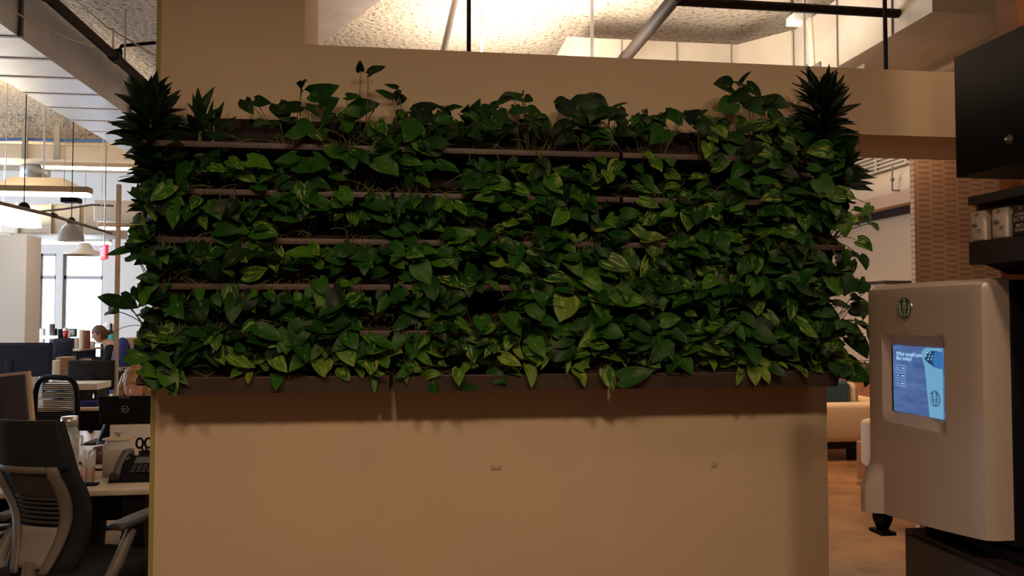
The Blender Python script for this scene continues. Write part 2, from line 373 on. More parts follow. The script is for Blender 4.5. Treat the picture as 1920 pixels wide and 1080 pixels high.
# ------------------------------------------------------------------ overhead: ducts, pipes, lamps
def ductlabel(o, s, c='duct'): return tag(o, s, c)
t = thing('air_duct', (-2.54, 6, 3.2), 'big rectangular silver duct running back over the office, upper left', 'duct')
MB().box(-2.81, -2.28, 2.6, 9.3, 3.2, 3.55).build('duct_body', M_metal, t)
for k in range(16): MB().box(-2.81, -2.28, 2.9+k*.42, 2.93+k*.42, 3.1965, 3.1995).build('seam', mat('seam_metal', (.95, .95, .97), .6), t)
for y in (3.35, 5.0, 6.9, 8.6): MB().box(-2.274, -2.262, y, y+.03, 3.2, 3.57).build('flange', M_greyd, t)
t = thing('ceiling_pipe', (-2.15, 6, 3.47), 'dark brown pipe running back along the top edge of the silver duct', 'pipe')
MB().tube([(-2.15, 2.6, 3.47), (-2.15, 9.2, 3.47)], .034, 12).build('pipe', M_pipe, t)
for y in (4.95, 6.15, 7.4): MB().tube([(-2.15, y, 3.47), (-2.15, y+.09, 3.47)], .043, 12).build('coupling', M_pipe, t)
for y in (4.4, 6.4, 8.0): MB().tube([(-2.15, y, 3.5), (-2.15, y, CZ)], .007).build('hanger_rod', M_steel, t)
t = thing('valve_branch', (-1.6, 7, 3.6), 'thin black branch pipe with small valve between pipe and partition', 'pipe')
q = [P(222, 98, 6.6), P(228, 86, 6.6), P(292, 80, 6.6)]
MB().tube(q, .014).build('pipe', M_black, t); MB().lathe([(0, -.03), (.03, -.02), (.03, .02), (0, .03)], q[0]).build('valve', M_black, t)
MB().tube([P(212, 92, 6.6), P(212, 60, 6.6)], .01).build('drop_pipe', M_cream, t)
tag(MB().tube([P(130, -10, 6), P(200, 50, 6), P(290, 104, 6)], .006).build('ceiling_cable', M_cream), 'pale cable drooping across the brown ceiling beside the pipe', 'cable')
tag(MB().tube([P(-8, 0, 3.8), P(60, 42, 3.9), P(125, 72, 4.0), P(176, 88, 4.1)], .004).build('ceiling_cable', M_cream), 'pale cable sagging in front of the silver duct side', 'cable')
# beam and cross duct in the office
vv = 9.6
struct(MB().box(P(-60, 238, vv+.3).x, P(292, 238, vv+.3).x, vv+.3, vv+.9, P(100, 262, vv+.3).z, CZ), 'trim_3', M_ceil)
a, c = P(-80, 266, vv), P(300, 303, vv)
t = thing('cross_duct', (a.x, vv, c.z), 'long cream duct crossing the office below the sprayed beam', 'duct')
MB().rbox(a.x, c.x, vv, vv+.45, c.z, a.z, .02).build('duct_body', M_cream, t)
for px in (42, 102): q = P(px, 250, vv-.01); MB().box(q.x, q.x+.06, vv-.02, vv-.001, c.z-.01, q.z+.1).build('strap', M_steel, t)
tag(MB().tube([P(-10, 262, 9.62), P(40, 261, 9.62), P(120, 263, 9.62), P(215, 264, 9.62)], .018).build('cable_bundle', mat('blue_cable', (.08, .2, .5), .5)), 'bundle of blue cables lying along top of the cream duct', 'cable')
a, c = P(28, 302, 9.9), P(75, 330, 9.9)
tag(MB().lathe([(.0, a.z), (.16, a.z), (.16, c.z), (.0, c.z)], ((a.x+c.x)/2, 10.1, 0)).build('round_duct', M_metal), 'short round duct dropping above the wide hood lamp', 'duct')
# lower brown duct across the window wall
a, c = P(-60, 380, 11.2), P(206, 440, 11.2)
t = thing('low_duct', (a.x, 11.2, c.z), 'brown duct low above the bright office windows', 'duct')
MB().rbox(a.x, c.x, 11.2, 11.9, c.z, a.z, .02).build('duct_body', M_duct, t)
for px in (30, 92, 145): q = P(px, 400, 11.18); MB().box(q.x, q.x+.03, 11.17, 11.199, c.z, a.z+.01).build('flange', M_duct, t)
# box plenums upper right of the office
a, c = P(176, 375, 10.4), P(258, 415, 10.4)
tag(MB().rbox(a.x, c.x, 10.4, 10.9, c.z, a.z, .01).build('plenum_box', M_duct), 'brown metal plenum box behind the thin tan post', 'duct')
def tube_lamp(px0, px1, py0, py1, v, label, depth=.12, m=None, drops=(), top=None):
    a, c = P(px0, py0, v), P(px1, py1, v)
    t = thing('linear_lamp', ((a.x+c.x)/2, v, c.z), label, 'lamp', 'suspended linear lamps in the office')
    h = a.z-c.z
    MB().rbox(a.x, c.x, v, v+depth, c.z+h*.45, a.z+.02, .008).build('lamp_body', M_tan if m is None else m, t)
    MB().rbox(a.x+.01, c.x-.01, v+.005, v+depth-.005, c.z, c.z+h*.5, .008).build('diffuser', M_glow, t)
    b = MB()
    for dp in drops: q = P(dp, py0, v+.05); b.tube([q, (q.x, q.y, CZ if top is None else top)], .003)
    if drops: b.build('hanger_wire', M_white, t)
    return t
tube_lamp(-20, 165, 350, 367, 7.6, 'long lit linear lamp hanging left of the glass bell lamp', drops=(10, 120))
tube_lamp(182, 262, 420, 430, 8.6, 'short lit linear lamp beside plants, on curved white wire', drops=(176+14,))
tube_lamp(75, 268, 306, 318, 9.3, 'lit linear lamp tucked directly under the cream cross duct', drops=(255,))
tube_lamp(72, 205, 446, 458, 12.6, 'cool lit linear lamp just above the window', m=M_white, drops=(90,))
tube_lamp(-5, 20, 440, 449, 11.0, 'small end of lit lamp at the far left over the column', m=M_white, drops=(5,))
# hood lamp (trapezoid) in the office
a, c = P(-20, 326, 8.4), P(130, 353, 8.4)
t = thing('hood_lamp', ((a.x+c.x)/2, 8.4, c.z), 'wide trapezoid white hood lamp above the long linear lamp', 'lamp')
xm, w0, w1 = (a.x+c.x)/2, (c.x-a.x)/2, (c.x-a.x)*.33
b = MB(); n = [(xm-w0, 8.4, c.z), (xm+w0, 8.4, c.z), (xm+w0, 9.0, c.z), (xm-w0, 9.0, c.z), (xm-w1, 8.55, a.z), (xm+w1, 8.55, a.z), (xm+w1, 8.85, a.z), (xm-w1, 8.85, a.z)]
b.add(n, [(4,5,6,7),(0,1,5,4),(1,2,6,5),(2,3,7,6),(3,0,4,7)], False).build('hood', M_cream, t)
MB().box(xm-w0+.03, xm+w0-.03, 8.43, 8.97, c.z-.005, c.z+.01).build('diffuser', M_glow, t)
MB().tube([(xm, 8.7, a.z), (xm, 8.7, CZ)], .01).build('hanger_rod', M_steel, t)
# bell pendants
def bell(px, pyt, pyb, w, v, label, shade, lit=False):
    a, c = P(px, pyt, v), P(px, pyb, v); h = a.z-c.z; r = (P(px+w/2, pyb, v).x-P(px-w/2, pyb, v).x)/2
    t = thing('bell_pendant', (a.x, v, c.z), label, 'lamp')
    pf = [(r*1.04, 0), (r, .03*h), (r*.97, .25*h), (r*.86, .55*h), (r*.62, .82*h), (r*.28, .97*h), (r*.2, h)]
    MB().lathe([(q, c.z+z) for q, z in pf]+[(q*.94, c.z+z) for q, z in pf[::-1]], (a.x, v, 0), 28).build('lamp_shade', shade, t)
    MB().lathe([(0, a.z+.32*h), (r*.16, a.z+.30*h), (r*.34, a.z+.12*h), (r*.36, a.z-.02*h), (0, a.z-.02*h)], (a.x, v, 0), 16).build('lamp_socket', M_black, t)
    MB().tube([(a.x, v, a.z+.3*h), (a.x, v, CZ)], .004).build('hanger_cord', M_black, t)
    MB().lathe([(0, c.z+.25*h), (r*.3, c.z+.35*h), (r*.34, c.z+.5*h), (r*.15, c.z+.75*h), (0, c.z+.8*h)], (a.x, v, 0), 16).build('bulb', M_glow if lit else M_white, t)
    return t
M_bright = mat('lit_shade', (.95, .9, .8), .5, emit=(1, .92, .8), es=1.6)
M_ribbed = mat('ribbed_glass', (.72, .74, .78), .2, trans=.35)
bell(45, 390, 425, 62, 7.0, 'glowing white bell lamp at far left of the office', M_bright, True)
bell(134, 418, 452, 48, 7.4, 'unlit ribbed glass bell lamp with black socket, hanging before window', M_ribbed)
a = P(134, 374, 7.4); b = bpy.data.objects['bell_pendant.001']
MB().box(a.x-.07, a.x+.07, 7.35, 7.45, a.z-.03, a.z+.01).build('junction_box', M_black, b)
a = P(158, 474, 10.5); t = thing('saucer_pendant', a, 'small pale saucer lamp hanging in front of the window top', 'lamp')
MB().lathe([(.24, a.z-.03), (.22, a.z), (.10, a.z+.04), (.06, a.z+.12), (0, a.z+.12)], (a.x, a.y, 0)).build('lamp_shade', M_white, t)
MB().tube([(a.x, a.y, a.z+.2), (a.x, a.y, CZ)], .005).build('hanger_rod', M_steel, t)
# exit sign
a, c = P(188, 460, 8.0), P(203, 487, 8.0)
t = thing('exit_sign', ((a.x+c.x)/2, 8, c.z), 'pinkish red glowing exit sign hanging near the tan post', 'sign')
Mz = Matrix.Translation(((a.x+c.x)/2, 8.0, (a.z+c.z)/2)) @ Matrix.Rotation(radians(-62), 4, 'Z')
h = (a.z-c.z)/2
MB(Mz).rbox(-.15, .15, -.015, .015, -h, h, .006).build('sign_box', mat('sign_red', (.8, .05, .1), .5, emit=(.8, .05, .10), es=.7), t)
textmesh('EXIT', .13, 'lettering', mat('sign_letters', (1, .6, .65), .5, emit=(1, .6, .65), es=1.0), t, Mz @ Matrix.Translation((0, -.0165, 0)) @ Matrix.Rotation(radians(90), 4, 'X'))
MB().tube([((a.x+c.x)/2, 8, a.z), ((a.x+c.x)/2, 8, CZ)], .006).build('hanger_rod', M_steel, t)
# diagonal pipe in the office
t = thing('diagonal_conduit', P(100, 400, 6.5), 'grey pipe slanting down to the right past both bell lamps', 'pipe')
MB().tube([P(-20, 376, 5.6), P(90, 402, 6.4), P(208, 437, 7.6)], .013, 10).build('pipe', M_grey, t)
MB().tube([P(98, 403, 6.45), P(104, 405, 6.5)], .02, 10).build('coupling', M_greyd, t)
t = thing('ceiling_conduit', P(90, 395, 9), 'thin dark conduit rising gently to right behind the bell lamps', 'pipe')
MB().tube([P(60, 398, 10), P(120, 392, 10), P(172, 384, 10), P(212, 386, 10)], .012, 8).build('pipe', M_greyd, t)
# tan post
a = xpx(214, 8.2); c = xpx(221, 8.2)
tag(MB().box(a, c, 8.2, 8.24, .0, P(214, 345, 8.2).z).build('tan_post', M_tan), 'thin tan upright post just left of the plant wall', 'post')
# column left
a, c = P(-40, 440, 9.5), P(46, 640, 9.5)
struct(MB().box(a.x, c.x, 9.5, 9.86, 0, P(20, 440, 9.5).z), 'trim_4', M_wallw)

# ---- behind the opening
t = thing('return_duct', (2.2, 6.2, 3.2), 'rectangular metal duct behind the opening that turns toward viewer at right', 'duct')
dz0, dz1 = 3.2, P(1300, 80, 5.9).z
MB().box(1.2, 2.55, 5.9, 6.45, dz0, dz1).build('long_run', M_duct, t)
MB().prism([(2.55, 5.9, dz0), (2.82, 5.55, dz0), (3.36, 5.55, dz0), (3.36, 6.45, dz0), (2.55, 6.45, dz0)], (0, 0, dz1-dz0)).build('elbow', M_duct, t)
MB().box(2.82, 3.36, 3.95, 5.55, dz0, dz1-.02).build('short_run', M_duct, t)
for x in (1.62, 2.06, 2.5): MB().box(x, x+.008, 5.892, 5.899, dz0, dz1).build('seam', M_grey, t)
for y in (4.3, 4.9, 5.5): MB().box(2.811, 2.819, y, y+.008, dz0, dz1-.02).build('seam', M_grey, t)
tag(MB().tube([(3.62, 3.9, 3.25), (3.62, 7.5, 3.25)], .075, 14).build('round_pipe', M_cream), 'pale round pipe running back, right of the metal duct', 'pipe')
t = thing('sprinkler_pipe', (1, 5, 3.7), 'thick black pipe slanting up across the opening to the ceiling', 'pipe')
q0, q1 = P(1165, 118, 5.6), P(1272, -12, 4.2)
MB().tube([q0+(q0-q1)*.05, q1], .040, 14).build('pipe', M_pipe, t)
MB().tube([q0.lerp(q1, .02), q0.lerp(q1, .12)], .046, 14).build('coupling', M_pipe, t)
q0, q1 = P(1268, 2, 4.25), P(1940, 40, 4.25)
tag(MB().tube([q0, q1], .026, 12).build('cross_pipe', M_pipe), 'straight black pipe running level across the opening to the right', 'pipe')
def rod(px, v, r, m, label, py=70, z0=2.9, name='hanger_rod', px2=None):
    q = P(px, py, v); 
    tag(MB().tube([(q.x, v, z0), (q.x, v, CZ)], r).build(name, m), label, 'rod')
rod(879, 4.6, .013, M_pipe, 'black threaded rod hanging in the opening, left of centre')
rod(1660, 4.2, .012, M_pipe, 'dark rod crossing the level pipe at right side')
tag(MB().tube([P(858, -20, 5.4), P(826, 120, 5.4)], .022).build('conduit', M_steel), 'slightly tilted steel conduit at left of black rod', 'pipe')
tag(MB().tube([P(1519, 34, 5.0), P(1524, 130, 5.0)], .018).build('white_conduit', M_cream), 'cream conduit dropping in front of the duct corner', 'pipe')
for px, py, v, lab in ((930, 10, 6.0, 'small white box fixture on the bright ceiling near black rod'), (1508, 32, 5.3, 'small pale box fixture above duct corner')):
    q = P(px, py, v); t = thing('ceiling_box', q, lab, 'fixture')
    MB().rbox(q.x-.08, q.x+.08, v, v+.12, q.z-.03, q.z+.03, .006).build('box_body', M_white, t)
    MB().tube([(q.x-.06, v+.06, q.z+.03), (q.x-.06, v+.06, CZ)], .012).build('stem', M_greyd, t)
# sloped plaster drop at the opening's left
A, B_, C_ = P(598, 84, 6.1), P(560, -60, 4.9), P(790, -60, 5.4)
B_.z = C_.z = CZ
struct(MB().prism([A, B_, C_], (0, .5, .35)), 'trim_5', mat('grey_plaster', (.44, .38, .34), .9, noise=.15, scale=5))
# uplight troughs behind the partition, each hanging from the ceiling; last one added to light the duct
for px, y, lab in ((903, 6.1, 'suspended uplight trough on a thin white rod, just behind black rod'), (1110, 5.2, 'suspended uplight trough on a silver rod beside the slanted pipe'), (1508, 5.0, 'added uplight trough behind the cream conduit, brightening the duct corner')):
    x = P(px, 60, y).x
    t = thing('uplight_trough', (x, y, 3.0), lab, 'lamp', 'uplight troughs behind the partition')
    MB().box(x-.14, x+.14, y-.47, y+.47, 2.99, 3.0).box(x-.15, x-.14, y-.47, y+.47, 2.99, 3.1).box(x+.14, x+.15, y-.47, y+.47, 2.99, 3.1).build('trough', M_white, t)
    MB().tube([(x, y, 3.0), (x, y, CZ)], .012).build('hanger_rod', M_steel if px > 1000 else M_white, t)
# wood post upper right
q0, q1 = P(1906, 0, 2.5), P(1990, 0, 2.5)
struct(MB().box(q0.x, q1.x, 2.5, 2.6, 0, CZ), 'trim_6', M_wood)
# faint wall plates
for px, py, w, h, lab in ((930, 876, 20, 9, 'small beige cover plate low on partition near centre'), (1339, 871, 11, 9, 'tiny beige cover plate low on partition right of centre')):
    q = P(px, py, WV); s = w/2/445; r = h/2/445
    t = thing('wall_plate', (q.x, WV-.004, q.z), lab, 'plate')
    MB().rbox(q.x-s, q.x+s, WV-.005, WV-.0005, q.z-r, q.z+r, .0015).build('plate', mat('plate_paint', (.50, .40, .28), .6), t)
    MB().lathe([(0, -.0065), (.002, -.006), (.002, -.005)], (q.x, WV, q.z), 8, 'y').build('screw', M_grey, t)
# ------------------------------------------------------------------ living wall: frame, trays, gutters
FVY = 3.15                                     # plane of the tray rims
rimy = [268, 356, 446, 532, 620, 706]
rimz = [P(500, y, FVY).z for y in rimy]
edges_x = [-1.005, -.057, .862, 1.835]
ztop = P(420, 222, WV-.03).z
sides = ['left', 'middle', 'right']
rown = ['top row', 'second row from top', 'third row from top', 'fourth row from top', 'fifth row from top', 'bottom row']
for i in range(3):
    x0, x1 = edges_x[i]+.006, edges_x[i+1]-.006
    t = thing('backing_panel', ((x0+x1)/2, WV-.02, rimz[-1]), 'black backing panel behind the plants, %s third of the plant wall' % sides[i], 'panel', 'backing panels of the plant wall')
    xa = x0+.12 if i == 0 else x0; xb = x1-.2 if i == 2 else x1
    MB().box(xa, xb, WV-.03, WV-.001, rimz[-1]-.02, ztop).build('board', M_tray, t)
    b = MB()
    for k in range(3): xx = xa+.06+(xb-xa-.14)*k/2; b.box(xx, xx+.02, WV-.042, WV-.031, rimz[-1]-.02, ztop)
    b.build('rail', M_tray, t)
for r in range(6):
    for i in range(3):
        x0, x1, z = edges_x[i]+.006, edges_x[i+1]-.006, rimz[r]
        t = thing('planter_tray', ((x0+x1)/2, 3.25, z-.03), 'long black planter tray, %s, %s third of the plant wall' % (rown[r], sides[i]), 'planter', 'planter trays on the plant wall')
        b = MB(); yb = WV-.045
        b.box(x0, x1, FVY+.012, yb, z-.030, z-.020)
        for xx in (x0, x1-.008): b.prism([(xx, FVY+.008, z-.03), (xx, yb, z-.045), (xx, yb, z+.085), (xx, yb-.02, z+.085), (xx, FVY+.008, z-.005)], (.008, 0, 0))
        b.box(x0+.009, x1-.009, yb-.006, yb, z-.03, z+.075)
        for k in (1, 2): xx = x0+(x1-x0)*k/3; b.prism([(xx, FVY+.012, z-.02), (xx, yb-.007, z-.02), (xx, yb-.007, z+.05), (xx, FVY+.012, z-.008)], (.005, 0, 0))
        b.build('tray_body', M_tray, t)
        MB().rbox(x0, x1, FVY-.006, FVY+.008, z-.024, z, .003).build('rim', M_rim, t)
        MB().slab(lambda u, w, x0=x0, x1=x1, z=z, yb=yb: (x0+.012+(x1-x0-.024)*u, FVY+.02+(yb-FVY-.04)*w, z-.012+w*.06+.006*sin(u*57+w*9)), 40, 5, (0, 0, -.006)).build('potting_soil', M_soil, t)
for i in range(3):
    x0 = [xpx(336, 3.26), edges_x[1]+.008, edges_x[2]+.006][i]; x1 = [edges_x[1]-.008, edges_x[2]-.004, 1.78][i]
    z1 = rimz[5]-.05; z0 = P(900, 731, 3.2).z
    z1 = rimz[5]-.004; z0 = z1-.058
    b = MB(); b.prism([(x0, 3.134, z0), (x0, 3.126, z1), (x0, 3.142, z1), (x0, 3.150, z0+.012), (x0, WV-.002, z0+.012), (x0, WV-.002, z0-.012)], (x1-x0, 0, 0))
    tag(b.build('drip_gutter', mat('gutter_plastic', (.05, .033, .026), .55, noise=.15, scale=12)), 'dark brown drip gutter along foot of the plant wall, %s section' % sides[i], 'gutter', 'drip gutters under the plant wall')

# ------------------------------------------------------------------ leaves
def leaf(b, base, tip, nrm, wr, tint, vari, strap=False, droop=.12, nl=9, ns=5):
    base = Vector(base); tip = Vector(tip); d = tip-base; Ln = d.length; d.normalize()
    n = (nrm-d*nrm.dot(d)); n = n.normalized() if n.length > 1e-4 else Vector((0, -1, 0)); sd = d.cross(n)
    rnd = R.random(); n0 = len(b.v); wid = Ln*wr*.5; cup = R.uniform(.1, .4); tw = R.uniform(-.25, .25); wav = R.uniform(0, .06)*Ln; ph = R.random()*6
    bend = R.uniform(-.10, .10)
    for i in range(nl):
        t = i/(nl-1)
        if strap: w = wid*(.35+.65*sin(pi*min(1, t*.95+.08))**.8) if t < .999 else wid*.02; w *= (1-t**3*.7)
        else:
            w = wid*1.06*(sin(pi*(t*.93+.07)**.62))**.72 if t < .97 else wid*.03
            if t > .8: w *= 1-.35*(t-.8)/.2
        for k in range(ns):
            s = k/(ns-1)*2-1
            back = 0 if strap else -.16*Ln*abs(s)**1.5*(1-t)**3
            lat = s*w*(1 if strap or i else .75)
            p = base+d*(t*Ln+back)+sd*(lat+bend*Ln*sin(pi*t))+n*(-droop*Ln*(t*t-t*.6)+cup*abs(lat)*.8+tw*lat*t+wav*sin(ph+t*9)*abs(s))
            b.v.append(p); b.att.append((tint, vari, rnd, 1)); b.uv.append((t, k/(ns-1)))
    for i in range(nl-1):
        for k in range(ns-1):
            q = n0+i*ns+k; b.f.append([q, q+1, q+ns+1, q+ns]); b.mi.append(0); b.sm.append(True)
    return Ln
def newleafmb(): b = MB(); b.att = []; b.uv = []; return b
def petiole(b, a, c, sag=0, r=.0019):
    a, c = Vector(a), Vector(c); m = a.lerp(c, .5)+Vector((R.uniform(-.01, .01), -.015, .03-sag)); pts = []
    for i in range(6):
        t = i/5; pts.append(a*(1-t)**2+m*2*t*(1-t)+c*t*t)
    b.tube(pts, [r*1.3]+[r]*4+[r*.8], 5, False)
